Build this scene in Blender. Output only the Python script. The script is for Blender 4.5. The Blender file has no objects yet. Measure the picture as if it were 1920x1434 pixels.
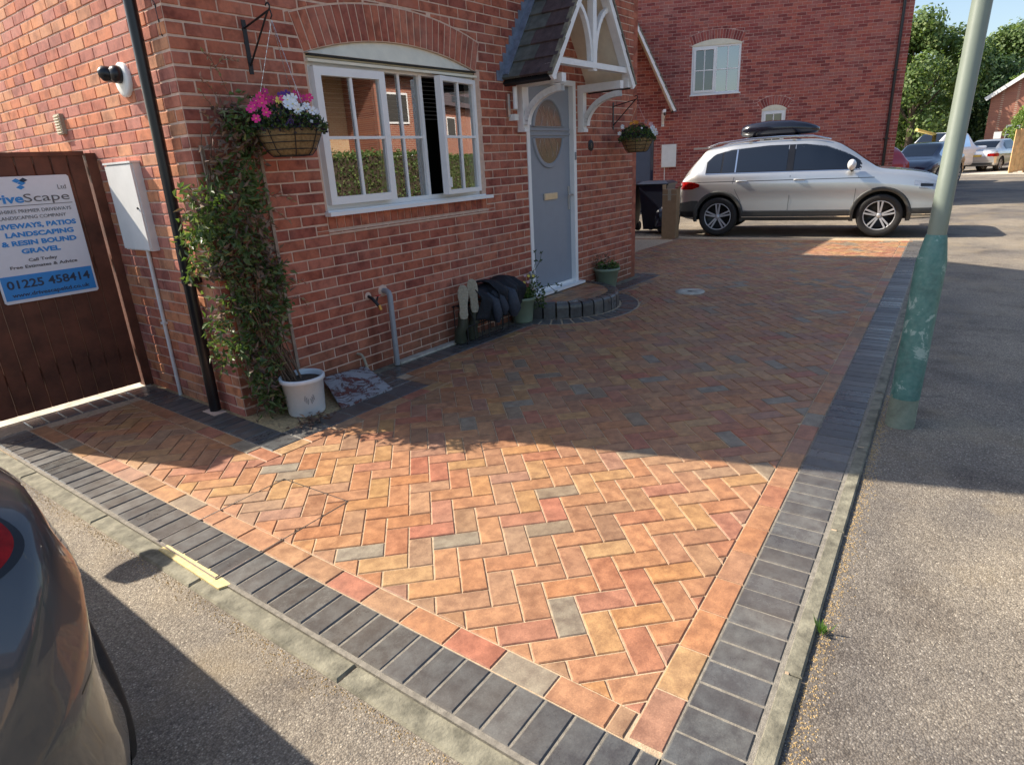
import bpy, bmesh, math, random
import numpy as np
from mathutils import Vector, Matrix
random.seed(7)
S = bpy.context.scene
COL = S.collection
R = math.radians
# ------------------------------------------------------------------ camera
CP = (0.17219, -3.89231, 1.53031)
YAW, PITCH, ROLL, FPX = 0.671485, 0.337703, 0.0546957, 1172.12
_f = Vector((math.cos(YAW)*math.cos(PITCH), math.sin(YAW)*math.cos(PITCH), -math.sin(PITCH)))
_r = Vector((math.sin(YAW), -math.cos(YAW), 0)); _d = _f.cross(_r)
_r2 = math.cos(ROLL)*_r + math.sin(ROLL)*_d; _d2 = -math.sin(ROLL)*_r + math.cos(ROLL)*_d
cam = bpy.data.cameras.new('camera'); co = bpy.data.objects.new('camera', cam); COL.objects.link(co)
cam.sensor_width = 36; cam.lens = FPX/1920*36; cam.sensor_fit = 'HORIZONTAL'; cam.clip_start = .05; cam.clip_end = 2000
_m = Matrix((( _r2.x, -_d2.x, -_f.x, CP[0]), (_r2.y, -_d2.y, -_f.y, CP[1]), (_r2.z, -_d2.z, -_f.z, CP[2]), (0, 0, 0, 1)))
co.matrix_world = _m
S.camera = co
def project(p):
    q = Vector(p)-Vector(CP); z = q.dot(_f)
    if z <= .05: return None
    return 960+FPX*q.dot(_r2)/z, 717+FPX*q.dot(_d2)/z, z
def inview(p, m=40):
    a = project(p)
    return a is not None and -m < a[0] < 1920+m and -m < a[1] < 1434+m
# ------------------------------------------------------------------ light
SUN_EL, SUN_AZ = 41.3, (-.325, .946)
sd = Vector((SUN_AZ[0]*math.cos(R(SUN_EL)), SUN_AZ[1]*math.cos(R(SUN_EL)), math.sin(R(SUN_EL)))).normalized()
W = bpy.data.worlds.new('World'); S.world = W; W.use_nodes = True
nt = W.node_tree; nt.nodes.clear()
sky = nt.nodes.new('ShaderNodeTexSky'); sky.sky_type = 'NISHITA'; sky.sun_disc = False
sky.sun_elevation = R(SUN_EL); sky.sun_rotation = math.atan2(sd.x, sd.y); sky.air_density = 1.0; sky.dust_density = 1.6; sky.ozone_density = 1.0
bg = nt.nodes.new('ShaderNodeBackground'); bg.inputs[1].default_value = .12
wo = nt.nodes.new('ShaderNodeOutputWorld')
nt.links.new(sky.outputs[0], bg.inputs[0]); nt.links.new(bg.outputs[0], wo.inputs[0])
sl = bpy.data.lights.new('sun', 'SUN'); sl.energy = 5.0; sl.angle = R(.55); sl.color = (1, .91, .78)
so = bpy.data.objects.new('sun', sl); COL.objects.link(so); so.rotation_mode = 'QUATERNION'; so.rotation_quaternion = sd.to_track_quat('Z', 'Y')
so.location = (0, 0, 30)
S.view_settings.view_transform = 'Standard'; S.view_settings.look = 'None'; S.view_settings.gamma = 1
S.view_settings.use_curve_mapping = False; S.view_settings.exposure = .82
S.render.engine = 'CYCLES'
try:
    S.cycles.use_denoising = True; S.cycles.max_bounces = 8; S.cycles.transparent_max_bounces = 12
    S.cycles.diffuse_bounces = 4; S.cycles.glossy_bounces = 4
except Exception: pass

# ------------------------------------------------------------------ helpers
def tag(o, label=None, cat=None, group=None, kind=None):
    if label: o['label'] = label
    if cat: o['category'] = cat
    if group: o['group'] = group
    if kind: o['kind'] = kind
    return o
def empty(name, loc=(0, 0, 0), rz=0, parent=None):
    o = bpy.data.objects.new(name, None); COL.objects.link(o); o.location = loc; o.rotation_euler = (0, 0, rz); o.empty_display_size = .1
    if parent: o.parent = parent
    return o
def wmat(o):
    if o is None: return Matrix()
    return wmat(o.parent) @ (o.matrix_parent_inverse if o.parent else Matrix()) @ o.matrix_basis
def link(name, me, parent=None, loc=None, local=False):
    o = bpy.data.objects.new(name, me); COL.objects.link(o)
    if parent:
        o.parent = parent
        if not local: o.matrix_parent_inverse = wmat(parent).inverted()
    if loc is not None: o.location = loc
    return o
class MB:
    def __init__(s): s.v = []; s.f = []; s.mi = []; s.sm = []
    def add(s, vs, fs, mi=0, sm=False):
        b = len(s.v); s.v += [tuple(p) for p in vs]
        for f in fs: s.f.append(tuple(i+b for i in f)); s.mi.append(mi); s.sm.append(sm)
    def box(s, x0, y0, z0, x1, y1, z1, mi=0, M=None):
        if x0 > x1: x0, x1 = x1, x0
        if y0 > y1: y0, y1 = y1, y0
        if z0 > z1: z0, z1 = z1, z0
        vs = [Vector(p) for p in ((x0,y0,z0),(x1,y0,z0),(x1,y1,z0),(x0,y1,z0),(x0,y0,z1),(x1,y0,z1),(x1,y1,z1),(x0,y1,z1))]
        if M: vs = [M @ p for p in vs]
        s.add(vs, ((0,3,2,1),(4,5,6,7),(0,1,5,4),(1,2,6,5),(2,3,7,6),(3,0,4,7)), mi)
    def bar(s, a, b, w, t=None, mi=0, up=(0, 0, 1), off=0):
        a, b = Vector(a), Vector(b); d = (b-a).normalized(); u = Vector(up)
        if abs(d.dot(u)) > .98: u = Vector((1, 0, 0))
        x = d.cross(u).normalized(); y = x.cross(d).normalized(); t = w if t is None else t
        vs = [p+x*i*w/2+y*j*t/2 for p in (a, b) for i, j in ((-1,-1),(1,-1),(1,1),(-1,1))]
        s.add(vs, ((3,2,1,0),(4,5,6,7),(0,1,5,4),(1,2,6,5),(2,3,7,6),(3,0,4,7)), mi)
    def tube(s, pts, r, n=10, mi=0, cap=True, sm=True):
        pts = [Vector(p) for p in pts]; rs = r if isinstance(r, (list, tuple)) else [r]*len(pts)
        d0 = (pts[1]-pts[0]).normalized(); u = Vector((0, 0, 1)) if abs(d0.z) < .9 else Vector((1, 0, 0))
        x = d0.cross(u).normalized(); rings = []
        for i, p in enumerate(pts):
            d = (pts[min(i+1, len(pts)-1)]-pts[max(i-1, 0)]).normalized()
            x = (x-d*x.dot(d)); x = x.normalized() if x.length > 1e-6 else Vector((1, 0, 0)); y = d.cross(x)
            rings.append([p+(x*math.cos(2*math.pi*k/n)+y*math.sin(2*math.pi*k/n))*rs[i] for k in range(n)])
        vs = [q for rg in rings for q in rg]; fs = []
        for i in range(len(pts)-1):
            for k in range(n): fs.append((i*n+k, i*n+(k+1) % n, (i+1)*n+(k+1) % n, (i+1)*n+k))
        s.add(vs, fs, mi, sm)
        if cap: s.add(rings[0], (tuple(range(n))[::-1],), mi); s.add(rings[-1], (tuple(range(n)),), mi)
    def lathe(s, prof, n=24, M=None, mi=0, sm=True, a0=0, a1=2*math.pi):
        full = abs(a1-a0-2*math.pi) < 1e-6; m = n if full else n+1; vs = []
        for r, z in prof:
            for k in range(m):
                a = a0+(a1-a0)*k/n; vs.append(Vector((r*math.cos(a), r*math.sin(a), z)))
        if M: vs = [M @ p for p in vs]
        fs = []
        for i in range(len(prof)-1):
            for k in range(n): fs.append((i*m+k, i*m+(k+1) % m, (i+1)*m+(k+1) % m, (i+1)*m+k))
        s.add(vs, fs, mi, sm)
    def prism(s, poly, h0, h1, F, ch=0, mi=0):
        """poly: ccw 2D; F maps (u,v,h) to world; side walls + top, optional chamfer"""
        n = len(poly); rings = [[(p[0], p[1], h0) for p in poly]]
        if ch:
            ins = inset_same(poly, ch)
            if ins is None: ins = [((p[0]*.9+c[0]*.1), (p[1]*.9+c[1]*.1)) for p in poly for c in [cen(poly)]]
            rings += [[(p[0], p[1], h1-ch) for p in poly], [(p[0], p[1], h1) for p in ins]]
        else: rings.append([(p[0], p[1], h1) for p in poly])
        vs = [F(*q) for rg in rings for q in rg]; fs = []
        for i in range(len(rings)-1):
            for k in range(n): fs.append((i*n+k, i*n+(k+1) % n, (i+1)*n+(k+1) % n, (i+1)*n+k))
        fs.append(tuple((len(rings)-1)*n+k for k in range(n)))
        s.add(vs, fs, mi)
    def mesh(s, name, mats, recalc=False):
        me = bpy.data.meshes.new(name); me.from_pydata(s.v, [], s.f)
        for m in (mats if isinstance(mats, (list, tuple)) else [mats]): me.materials.append(m)
        me.polygons.foreach_set('material_index', s.mi); me.polygons.foreach_set('use_smooth', s.sm)
        if recalc:
            bm = bmesh.new(); bm.from_mesh(me); bmesh.ops.recalc_face_normals(bm, faces=bm.faces); bm.to_mesh(me); bm.free()
        me.update(); return me
    def build(s, name, mats, parent=None, recalc=False, loc=None, local=False):
        return link(name, s.mesh(name, mats, recalc), parent, loc, local)
def cen(p): return (sum(q[0] for q in p)/len(p), sum(q[1] for q in p)/len(p))
def area(p): return .5*sum(p[i][0]*p[(i+1) % len(p)][1]-p[(i+1) % len(p)][0]*p[i][1] for i in range(len(p)))
def clip(poly, a, b, c):
    out = []; n = len(poly)
    for i in range(n):
        p, q = poly[i], poly[(i+1) % n]; dp, dq = a*p[0]+b*p[1]+c, a*q[0]+b*q[1]+c
        if dp >= 0: out.append(p)
        if (dp >= 0) != (dq >= 0):
            t = dp/(dp-dq); out.append((p[0]+(q[0]-p[0])*t, p[1]+(q[1]-p[1])*t))
    o2 = []
    for p in out:
        if not o2 or math.hypot(p[0]-o2[-1][0], p[1]-o2[-1][1]) > 1e-5: o2.append(p)
    if len(o2) > 1 and math.hypot(o2[0][0]-o2[-1][0], o2[0][1]-o2[-1][1]) < 1e-5: o2.pop()
    return o2 if len(o2) > 2 else []
def half(p, q, d=0):
    """half plane to the left of p->q, shifted inwards by d"""
    dx, dy = q[0]-p[0], q[1]-p[1]; L = math.hypot(dx, dy); a, b = -dy/L, dx/L
    return a, b, -(a*p[0]+b*p[1])-d
def inset(poly, d):
    r = poly
    for i in range(len(poly)):
        r = clip(r, *half(poly[i], poly[(i+1) % len(poly)], d))
        if not r: return []
    return r
def inset_same(poly, d):
    n = len(poly); out = []
    for i in range(n):
        a1, b1, c1 = half(poly[i-1], poly[i], d); a2, b2, c2 = half(poly[i], poly[(i+1) % n], d)
        D = a1*b2-a2*b1
        if abs(D) < 1e-4: return None
        out.append(((b1*c2-b2*c1)/D, (a2*c1-a1*c2)/D))
    if any(math.hypot(o[0]-p[0], o[1]-p[1]) > 4*d for o, p in zip(out, poly)) or area(out) <= 0: return None
    return out
def subtract(poly, obs):
    out = []; rest = poly; t = poly
    for i in range(len(obs)):
        t = clip(t, *half(obs[i], obs[(i+1) % len(obs)]))
        if not t: return [poly]
    if area(t) < 1e-6: return [poly]
    for i in range(len(obs)):
        a, b, c = half(obs[i], obs[(i+1) % len(obs)])
        o = clip(rest, -a, -b, -c)
        if o and area(o) > 1e-5: out.append(o)
        rest = clip(rest, a, b, c)
        if not rest: return out
    return out
def rect(x0, y0, x1, y1): return [(x0, y0), (x1, y0), (x1, y1), (x0, y1)]

# ------------------------------------------------------------------ materials
def newmat(name):
    m = bpy.data.materials.new(name); m.use_nodes = True; nt = m.node_tree; b = nt.nodes['Principled BSDF']; return m, nt, b
def N(nt, t, **k):
    n = nt.nodes.new(t)
    for a, v in k.items(): setattr(n, a, v)
    return n
def pos(nt, obj=False):
    if obj: return N(nt, 'ShaderNodeTexCoord').outputs['Object']
    return N(nt, 'ShaderNodeNewGeometry').outputs['Position']
def noise(nt, vec, scale, detail=4, rough=.6, dist=0):
    n = N(nt, 'ShaderNodeTexNoise'); n.inputs['Scale'].default_value = scale; n.inputs['Detail'].default_value = detail
    n.inputs['Roughness'].default_value = rough; n.inputs['Distortion'].default_value = dist
    nt.links.new(vec, n.inputs['Vector']); return n.outputs['Fac']
def ramp(nt, fac, stops, interp='LINEAR'):
    r = N(nt, 'ShaderNodeValToRGB'); e = r.color_ramp; e.interpolation = interp
    while len(e.elements) < len(stops): e.elements.new(.5)
    for el, (p, c) in zip(e.elements, stops):
        el.position = p; el.color = (*c, 1) if len(c) == 3 else c
    nt.links.new(fac, r.inputs[0]); return r.outputs[0]
def mixc(nt, fac, a, b, mode='MIX'):
    m = N(nt, 'ShaderNodeMix', data_type='RGBA', blend_type=mode)
    for i, v in ((0, fac), (6, a), (7, b)):
        if isinstance(v, (int, float)): m.inputs[i].default_value = v
        elif isinstance(v, tuple): m.inputs[i].default_value = (*v, 1)
        else: nt.links.new(v, m.inputs[i])
    return m.outputs[2]
def math_(nt, op, a, b=0):
    m = N(nt, 'ShaderNodeMath', operation=op)
    for i, v in ((0, a), (1, b)):
        if isinstance(v, (int, float)): m.inputs[i].default_value = v
        else: nt.links.new(v, m.inputs[i])
    return m.outputs[0]
def bump(nt, b, h, strength, dist=.01):
    n = N(nt, 'ShaderNodeBump'); n.inputs['Strength'].default_value = strength; n.inputs['Distance'].default_value = dist
    nt.links.new(h, n.inputs['Height']); nt.links.new(n.outputs[0], b.inputs['Normal'])
def rnd(nt):
    oi = N(nt, 'ShaderNodeObjectInfo').outputs['Random']; g = N(nt, 'ShaderNodeNewGeometry').outputs['Random Per Island']
    return math_(nt, 'FRACT', math_(nt, 'ADD', oi, g))
def plain(name, c, rough=.5, metal=0, var=.08, scale=30, bs=.05, spec=.5, coat=0, obj=False, bd=.004):
    m, nt, b = newmat(name); p = pos(nt, obj); n = noise(nt, p, scale)
    c1 = tuple(max(0, x*(1-var)) for x in c); c2 = tuple(min(1, x*(1+var)) for x in c)
    nt.links.new(ramp(nt, n, [(.3, c1), (.7, c2)]), b.inputs['Base Color'])
    b.inputs['Roughness'].default_value = rough; b.inputs['Metallic'].default_value = metal
    b.inputs['Specular IOR Level'].default_value = spec; b.inputs['Coat Weight'].default_value = coat; b.inputs['Coat Roughness'].default_value = .03
    if bs: bump(nt, b, noise(nt, p, scale*6, 3), bs, bd)
    return m
def brickmat(name, pal, rough=.85, mott=1.0, grime=None, streak=False):
    """fired clay: colour per brick from a palette, burnt patches, sandy relief"""
    m, nt, b = newmat(name); p = pos(nt); r = rnd(nt)
    base = ramp(nt, r, [(i/len(pal), c) for i, c in enumerate(pal)], 'CONSTANT')
    n1 = noise(nt, p, 9, 3); n2 = noise(nt, p, 60, 4)
    dark = mixc(nt, 1, base, (.55, .50, .52), 'MULTIPLY')
    c = mixc(nt, math_(nt, 'MULTIPLY', ramp(nt, n1, [(.45, (0, 0, 0)), (.68, (1, 1, 1))]), mott), base, dark)
    lt = mixc(nt, 1, c, (1.22, 1.18, 1.12), 'MULTIPLY')
    c = mixc(nt, ramp(nt, n2, [(.40, (0, 0, 0)), (.75, (1, 1, 1))]), c, lt)
    if grime:
        sp = N(nt, 'ShaderNodeSeparateXYZ'); nt.links.new(p, sp.inputs[0])
        z = math_(nt, 'SUBTRACT', 1, math_(nt, 'MULTIPLY', sp.outputs[2], 2.2)); z = math_(nt, 'MULTIPLY', math_(nt, 'MAXIMUM', z, 0), noise(nt, p, 3, 4))
        c = mixc(nt, z, c, grime)
    # pale salting and slow tone changes over the wall
    c = mixc(nt, math_(nt, 'MULTIPLY', ramp(nt, noise(nt, p, 1.4, 5, .7), [(.52, (0, 0, 0)), (.72, (1, 1, 1))]), .22), c, (.50, .33, .26))
    if streak:
        # damp run below the tap
        s3 = N(nt, 'ShaderNodeSeparateXYZ'); nt.links.new(p, s3.inputs[0])
        w = math_(nt, 'ADD', s3.outputs[0], math_(nt, 'MULTIPLY', noise(nt, p, 8, 3), .10))
        a = math_(nt, 'SUBTRACT', 1, math_(nt, 'MULTIPLY', math_(nt, 'ABSOLUTE', math_(nt, 'SUBTRACT', w, 3.37)), 11)); a = math_(nt, 'MAXIMUM', a, 0)
        zz = math_(nt, 'LESS_THAN', s3.outputs[2], .50); c = mixc(nt, math_(nt, 'MULTIPLY', math_(nt, 'MULTIPLY', a, zz), .7), c, (.13, .035, .02))
    nt.links.new(c, b.inputs['Base Color']); b.inputs['Roughness'].default_value = rough; b.inputs['Specular IOR Level'].default_value = .3
    bump(nt, b, math_(nt, 'ADD', n2, noise(nt, p, 260, 3)), .35, .0025)
    return m
PAL_WALL = [(.42,.130,.078), (.46,.155,.092), (.38,.115,.075), (.44,.145,.086), (.50,.175,.105), (.40,.135,.09), (.33,.100,.070), (.46,.165,.11)]
MAT = {}
MAT['brick'] = brickmat('facing_brick', PAL_WALL, grime=(.12,.085,.045), streak=True)
PAL_SIDE_LIT = [(.58,.21,.11), (.49,.17,.11), (.62,.26,.13), (.43,.16,.12), (.58,.27,.15), (.50,.20,.15)]
MAT['brick_side'] = brickmat('weathered_brick', PAL_SIDE_LIT, mott=.9)  # side wall's mottled brick in a brighter palette, its sunlight put into the colour
MAT['brick_dark'] = brickmat('plum_brick', [(.40,.11,.085), (.32,.08,.07), (.44,.13,.095), (.24,.06,.055), (.38,.125,.105)], mott=.5)
MAT['mortar'] = plain('mortar', (.66,.47,.36), .95, var=.14, scale=25, bs=.5)
MAT['mortar_far'] = plain('mortar_far', (.62,.40,.34), .95, var=.12, scale=25, bs=.3)
PAL_PAV = [(0.384, 0.172, 0.083), (0.417, 0.208, 0.087), (0.334, 0.167, 0.092), (0.417, 0.235, 0.101), (0.359, 0.15, 0.083), (0.275, 0.154, 0.092), (0.392, 0.19, 0.101), (0.408, 0.244, 0.117), (0.334, 0.181, 0.097), (0.367, 0.136, 0.083), (0.301, 0.172, 0.097), (0.417, 0.217, 0.111), (0.317, 0.163, 0.107), (0.401, 0.181, 0.083), (0.384, 0.208, 0.111), (0.35, 0.19, 0.107), (0.392, 0.217, 0.097), (0.35, 0.154, 0.097), (0.375, 0.181, 0.092), (0.308, 0.185, 0.111), (0.384, 0.19, 0.097), (0.401, 0.199, 0.097), (0.342, 0.172, 0.097), (0.375, 0.163, 0.087), (0.242, 0.181, 0.125), (0.408, 0.226, 0.107), (0.367, 0.181, 0.097), (0.392, 0.181, 0.087), (0.25, 0.21, 0.16)]
def pavermat(name, pal, rough):
    m, nt, b = newmat(name); p = pos(nt); r = rnd(nt)
    base = ramp(nt, r, [(i/len(pal), c) for i, c in enumerate(pal)], 'CONSTANT')
    n1 = noise(nt, p, 16, 5, .65); n2 = noise(nt, p, 180, 3); n0 = noise(nt, p, 1.1, 3)
    c = mixc(nt, ramp(nt, n1, [(.38, (0, 0, 0)), (.66, (1, 1, 1))]), mixc(nt, 1, base, (.70, .66, .64), 'MULTIPLY'), mixc(nt, 1, base, (1.16, 1.17, 1.12), 'MULTIPLY'))
    c = mixc(nt, math_(nt, 'MULTIPLY', ramp(nt, n2, [(.48, (0, 0, 0)), (.68, (1, 1, 1))]), .55), c, mixc(nt, 1, c, (1.45, 1.42, 1.35), 'MULTIPLY'))
    c = mixc(nt, math_(nt, 'MULTIPLY', ramp(nt, noise(nt, p, 95, 4, .7), [(.30, (1, 1, 1)), (.44, (0, 0, 0))]), .6), c, mixc(nt, 1, c, (.55, .52, .50), 'MULTIPLY'))
    # dusting of kiln dried sand left on the surface
    c = mixc(nt, math_(nt, 'MULTIPLY', ramp(nt, n0, [(.42, (0, 0, 0)), (.75, (1, 1, 1))]), .13), c, (.50, .38, .26))
    nt.links.new(c, b.inputs['Base Color'])
    r2 = math_(nt, 'FRACT', math_(nt, 'MULTIPLY', r, 37.7))
    nt.links.new(math_(nt, 'ADD', math_(nt, 'MULTIPLY', n1, .25), math_(nt, 'ADD', math_(nt, 'MULTIPLY', r2, .30), rough-.34)), b.inputs['Roughness'])
    bump(nt, b, math_(nt, 'ADD', n2, math_(nt, 'MULTIPLY', n1, .6)), .35, .002)
    return m
MAT['paver'] = pavermat('block_paver_brindle', PAL_PAV, .60)
MAT['paver_edge'] = pavermat('block_paver_charcoal', [(.088,.088,.09), (.10,.10,.10), (.076,.076,.079), (.115,.114,.113), (.092,.094,.098)], .42)
MAT['sand'] = plain('jointing_sand', (.50,.37,.24), .95, var=.25, scale=40, bs=.8)
MAT['sand_dark'] = plain('bedding', (.20,.15,.10), .95, var=.25, scale=40, bs=.8)
def tarmac():
    m, nt, b = newmat('tarmac'); p = pos(nt)
    v = N(nt, 'ShaderNodeTexVoronoi'); v.inputs['Scale'].default_value = 170; nt.links.new(p, v.inputs['Vector'])
    v2 = N(nt, 'ShaderNodeTexVoronoi'); v2.inputs['Scale'].default_value = 75; nt.links.new(p, v2.inputs['Vector'])
    sp = N(nt, 'ShaderNodeSeparateColor'); nt.links.new(v.outputs['Color'], sp.inputs[0])
    stone = ramp(nt, sp.outputs[0], [(0, (.165,.148,.13)), (.35, (.21,.19,.165)), (.7, (.25,.226,.195)), (.93, (.30,.275,.235)), (.985, (.42,.39,.34))])
    edge = ramp(nt, v.outputs['Distance'], [(.30, (1, 1, 1)), (.8, (.50, .48, .46))])
    c = mixc(nt, .8, stone, edge, 'MULTIPLY')
    pit = ramp(nt, noise(nt, p, 60, 3), [(.30, (.5, .5, .5)), (.45, (1, 1, 1))]); c = mixc(nt, .6, c, pit, 'MULTIPLY')
    big = noise(nt, p, .45, 5, .6); mid = noise(nt, p, 2.3, 5, .65); n3 = noise(nt, p, 1.3, 4, .7)
    # worn pale stone, darker binder patches, tan silt, a few oil marks
    c = mixc(nt, ramp(nt, big, [(.40, (0, 0, 0)), (.60, (1, 1, 1))]), mixc(nt, 1, c, (.78, .76, .76), 'MULTIPLY'), mixc(nt, 1, c, (1.45, 1.36, 1.2), 'MULTIPLY'))
    c = mixc(nt, ramp(nt, mid, [(.50, (0, 0, 0)), (.70, (.85, .85, .85))]), c, mixc(nt, 1, c, (.60, .57, .56), 'MULTIPLY'))
    c = mixc(nt, ramp(nt, n3, [(.52, (0, 0, 0)), (.75, (.45, .45, .45))]), c, (.34, .26, .15))
    c = mixc(nt, ramp(nt, noise(nt, p, .9, 6, .75, 1.5), [(.66, (0, 0, 0)), (.70, (.6, .6, .6))]), c, (.07, .062, .058))
    nt.links.new(c, b.inputs['Base Color']); b.inputs['Roughness'].default_value = .78; b.inputs['Specular IOR Level'].default_value = .3
    h = math_(nt, 'ADD', math_(nt, 'MULTIPLY', v.outputs['Distance'], -1), math_(nt, 'MULTIPLY', v2.outputs['Distance'], -.35))
    bump(nt, b, h, .6, .004)
    return m
MAT['tarmac'] = tarmac()
MAT['concrete'] = plain('weathered_concrete', (.20,.185,.135), .9, var=.5, scale=14, bs=.9)
MAT['concrete_pale'] = plain('pale_concrete', (.50,.46,.38), .9, var=.3, scale=10, bs=.6)
MAT['mortar_yellow'] = plain('fresh_mortar', (.72,.58,.28), .9, var=.2, scale=40, bs=.7)
MAT['upvc'] = plain('white_upvc', (.87,.86,.84), .28, var=.03, scale=8, bs=0, spec=.5)
MAT['paint_white'] = plain('white_gloss_paint', (.84,.83,.81), .35, var=.06, scale=12, bs=.08)
MAT['cream'] = plain('cream_painted_board', (.82,.75,.58), .5, var=.08, scale=9, bs=.1)
MAT['door'] = plain('grey_door', (.27,.30,.345), .38, var=.03, scale=10, bs=.05)
MAT['black_plastic'] = plain('black_plastic', (.012,.012,.014), .28, var=.2, scale=15, bs=.03)
MAT['iron'] = plain('black_iron', (.015,.015,.016), .5, var=.3, scale=60, bs=.2)
MAT['lead'] = plain('lead_flashing', (.17,.20,.26), .55, .0, var=.3, scale=14, bs=.3)
MAT['rtile'] = plain('concrete_roof_tile', (.085,.06,.06), .8, var=.35, scale=12, bs=.5)
MAT['rtile_green'] = plain('mossy_roof_tile', (.115,.125,.11), .85, var=.3, scale=12, bs=.5)
MAT['wood_gate'] = plain('stained_timber', (.125,.042,.022), .6, var=.45, scale=6, bs=.3)
MAT['wood_raw'] = plain('grey_timber', (.33,.25,.19), .85, var=.3, scale=20, bs=.4)
MAT['steel'] = plain('brushed_steel', (.62,.60,.57), .3, 1, var=.05, scale=30, bs=.05)
MAT['brass'] = plain('brass', (.66,.46,.16), .35, 1, var=.15, scale=60, bs=.1)
MAT['grey_pipe'] = plain('grey_plastic', (.30,.31,.32), .45, var=.1, scale=20, bs=.05)
MAT['meter'] = plain('meter_box_white', (.80,.79,.75), .4, var=.05, scale=8, bs=.04)
MAT['rubber'] = plain('rubber', (.022,.021,.02), .75, var=.25, scale=50, bs=.3)
MAT['soil'] = plain('soil', (.07,.05,.033), .95, var=.4, scale=60, bs=1)
MAT['gravelbed'] = plain('sandy_gravel', (.40,.30,.16), .95, var=.4, scale=45, bs=1)
MAT['coir'] = plain('coir_liner', (.33,.22,.10), .95, var=.35, scale=60, bs=1, bd=.01)
MAT['pot_white'] = plain('white_glazed_pot', (.74,.77,.78), .3, var=.05, scale=10, bs=.05)
MAT['pot_green'] = plain('sage_plastic_pot', (.22,.27,.19), .45, var=.08, scale=10, bs=.05)
MAT['stem'] = plain('plant_stem', (.17,.10,.06), .8, var=.3, scale=60, bs=.3)
MAT['dark_cloth'] = plain('dark_cloth', (.010,.012,.017), .75, var=.4, scale=40, bs=.4)
MAT['slate_cloth'] = plain('slate_cloth', (.035,.043,.06), .7, var=.3, scale=40, bs=.4)
MAT['olive_rubber'] = plain('olive_rubber_boot', (.045,.05,.03), .5, var=.2, scale=20, bs=.1)
MAT['sole'] = plain('cream_rubber_sole', (.42,.37,.27), .8, var=.2, scale=60, bs=.8)
MAT['cardboard'] = plain('cardboard', (.34,.22,.12), .85, var=.1, scale=12, bs=.1)
MAT['bin'] = plain('navy_bin_plastic', (.007,.010,.022), .4, var=.2, scale=12, bs=.05)
MAT['garage_grey'] = plain('slate_grey_door', (.075,.095,.14), .5, var=.06, scale=6, bs=.05)
MAT['trunk'] = plain('bark', (.12,.09,.065), .95, var=.35, scale=12, bs=.9)
MAT['dark_room'] = plain('room_wall', (.06,.055,.05), .9, var=.1, scale=4, bs=0)  # dark colour stands in for the unlit interiors behind windows
MAT['blind'] = plain('venetian_slat', (.20,.20,.19), .5, var=.08, scale=10, bs=0)
def postmat(name, c, c2, rough):
    m, nt, b = newmat(name); p = pos(nt); n = noise(nt, p, 7, 6, .7, .6); n2 = noise(nt, p, 40, 4)
    col = ramp(nt, n, [(.30, tuple(x*.55 for x in c)), (.48, c), (.585, tuple(min(1, x*1.12) for x in c)), (.62, c2)])
    nt.links.new(mixc(nt, .25, col, ramp(nt, n2, [(.3, c), (.75, c2)])), b.inputs['Base Color']); b.inputs['Roughness'].default_value = rough
    bump(nt, b, math_(nt, 'ADD', n, n2), .5, .004); return m
MAT['post'] = plain('galvanised_grey_green_paint', (.20,.235,.19), .42, .0, var=.07, scale=5, bs=.12)
MAT['post_green'] = postmat('scuffed_green_paint', (.055,.17,.15), (.33,.44,.40), .5)
MAT['post_base'] = postmat('bare_weathered_base', (.20,.24,.18), (.42,.42,.33), .8)
def glassmat(name, tint=(.9, .95, .93), refl=.28, rough=.0):
    m, nt, b = newmat(name); nt.nodes.remove(b); o = nt.nodes['Material Output']
    g = N(nt, 'ShaderNodeBsdfGlossy'); g.inputs['Roughness'].default_value = rough; g.inputs[0].default_value = (1, 1, 1, 1)
    t = N(nt, 'ShaderNodeBsdfTransparent'); t.inputs[0].default_value = (*tint, 1)
    f = N(nt, 'ShaderNodeFresnel'); f.inputs[0].default_value = 1.6
    mx = N(nt, 'ShaderNodeMixShader'); nt.links.new(math_(nt, 'MINIMUM', math_(nt, 'ADD', f.outputs[0], refl), 1), mx.inputs[0])
    nt.links.new(t.outputs[0], mx.inputs[1]); nt.links.new(g.outputs[0], mx.inputs[2]); nt.links.new(mx.outputs[0], o.inputs[0]); return m
MAT['glass'] = glassmat('window_glass', refl=.30); MAT['glass_far'] = glassmat('far_window_glass', (.5, .55, .6), .10)
MAT['car_glass'] = glassmat('tinted_car_glass', (.035, .045, .045), .05)
MAT['obscure'] = glassmat('patterned_door_glass', (.35, .35, .33), .14, .25)
def carpaint(name, c, metal=.6, rough=.3):
    m, nt, b = newmat(name); b.inputs['Base Color'].default_value = (*c, 1); b.inputs['Metallic'].default_value = metal; b.inputs['Roughness'].default_value = rough
    p = pos(nt); n = noise(nt, p, 2.5, 3)
    nt.links.new(mixc(nt, n, c, tuple(x*1.06 for x in c)), b.inputs['Base Color'])
    d = noise(nt, p, 35, 5); nt.links.new(math_(nt, 'ADD', math_(nt, 'MULTIPLY', d, .08), rough-.04), b.inputs['Roughness'])
    b.inputs['Coat Weight'].default_value = 1; b.inputs['Coat Roughness'].default_value = .035; return m
MAT['silver'] = carpaint('silver_paint', (.62,.62,.60), .75, .32)
MAT['darkgrey'] = carpaint('dark_grey_paint', (.065,.070,.075), .35, .34)
MAT['navy'] = carpaint('navy_paint', (.010,.014,.045), .2, .3)
MAT['white_car'] = carpaint('white_car_paint', (.75,.75,.75), 0, .3)
MAT['red_car'] = carpaint('red_car_paint', (.5,.01,.02), .1, .3)
MAT['cladding'] = plain('grey_body_cladding', (.055,.055,.05), .55, var=.1, scale=20, bs=.1)
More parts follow.
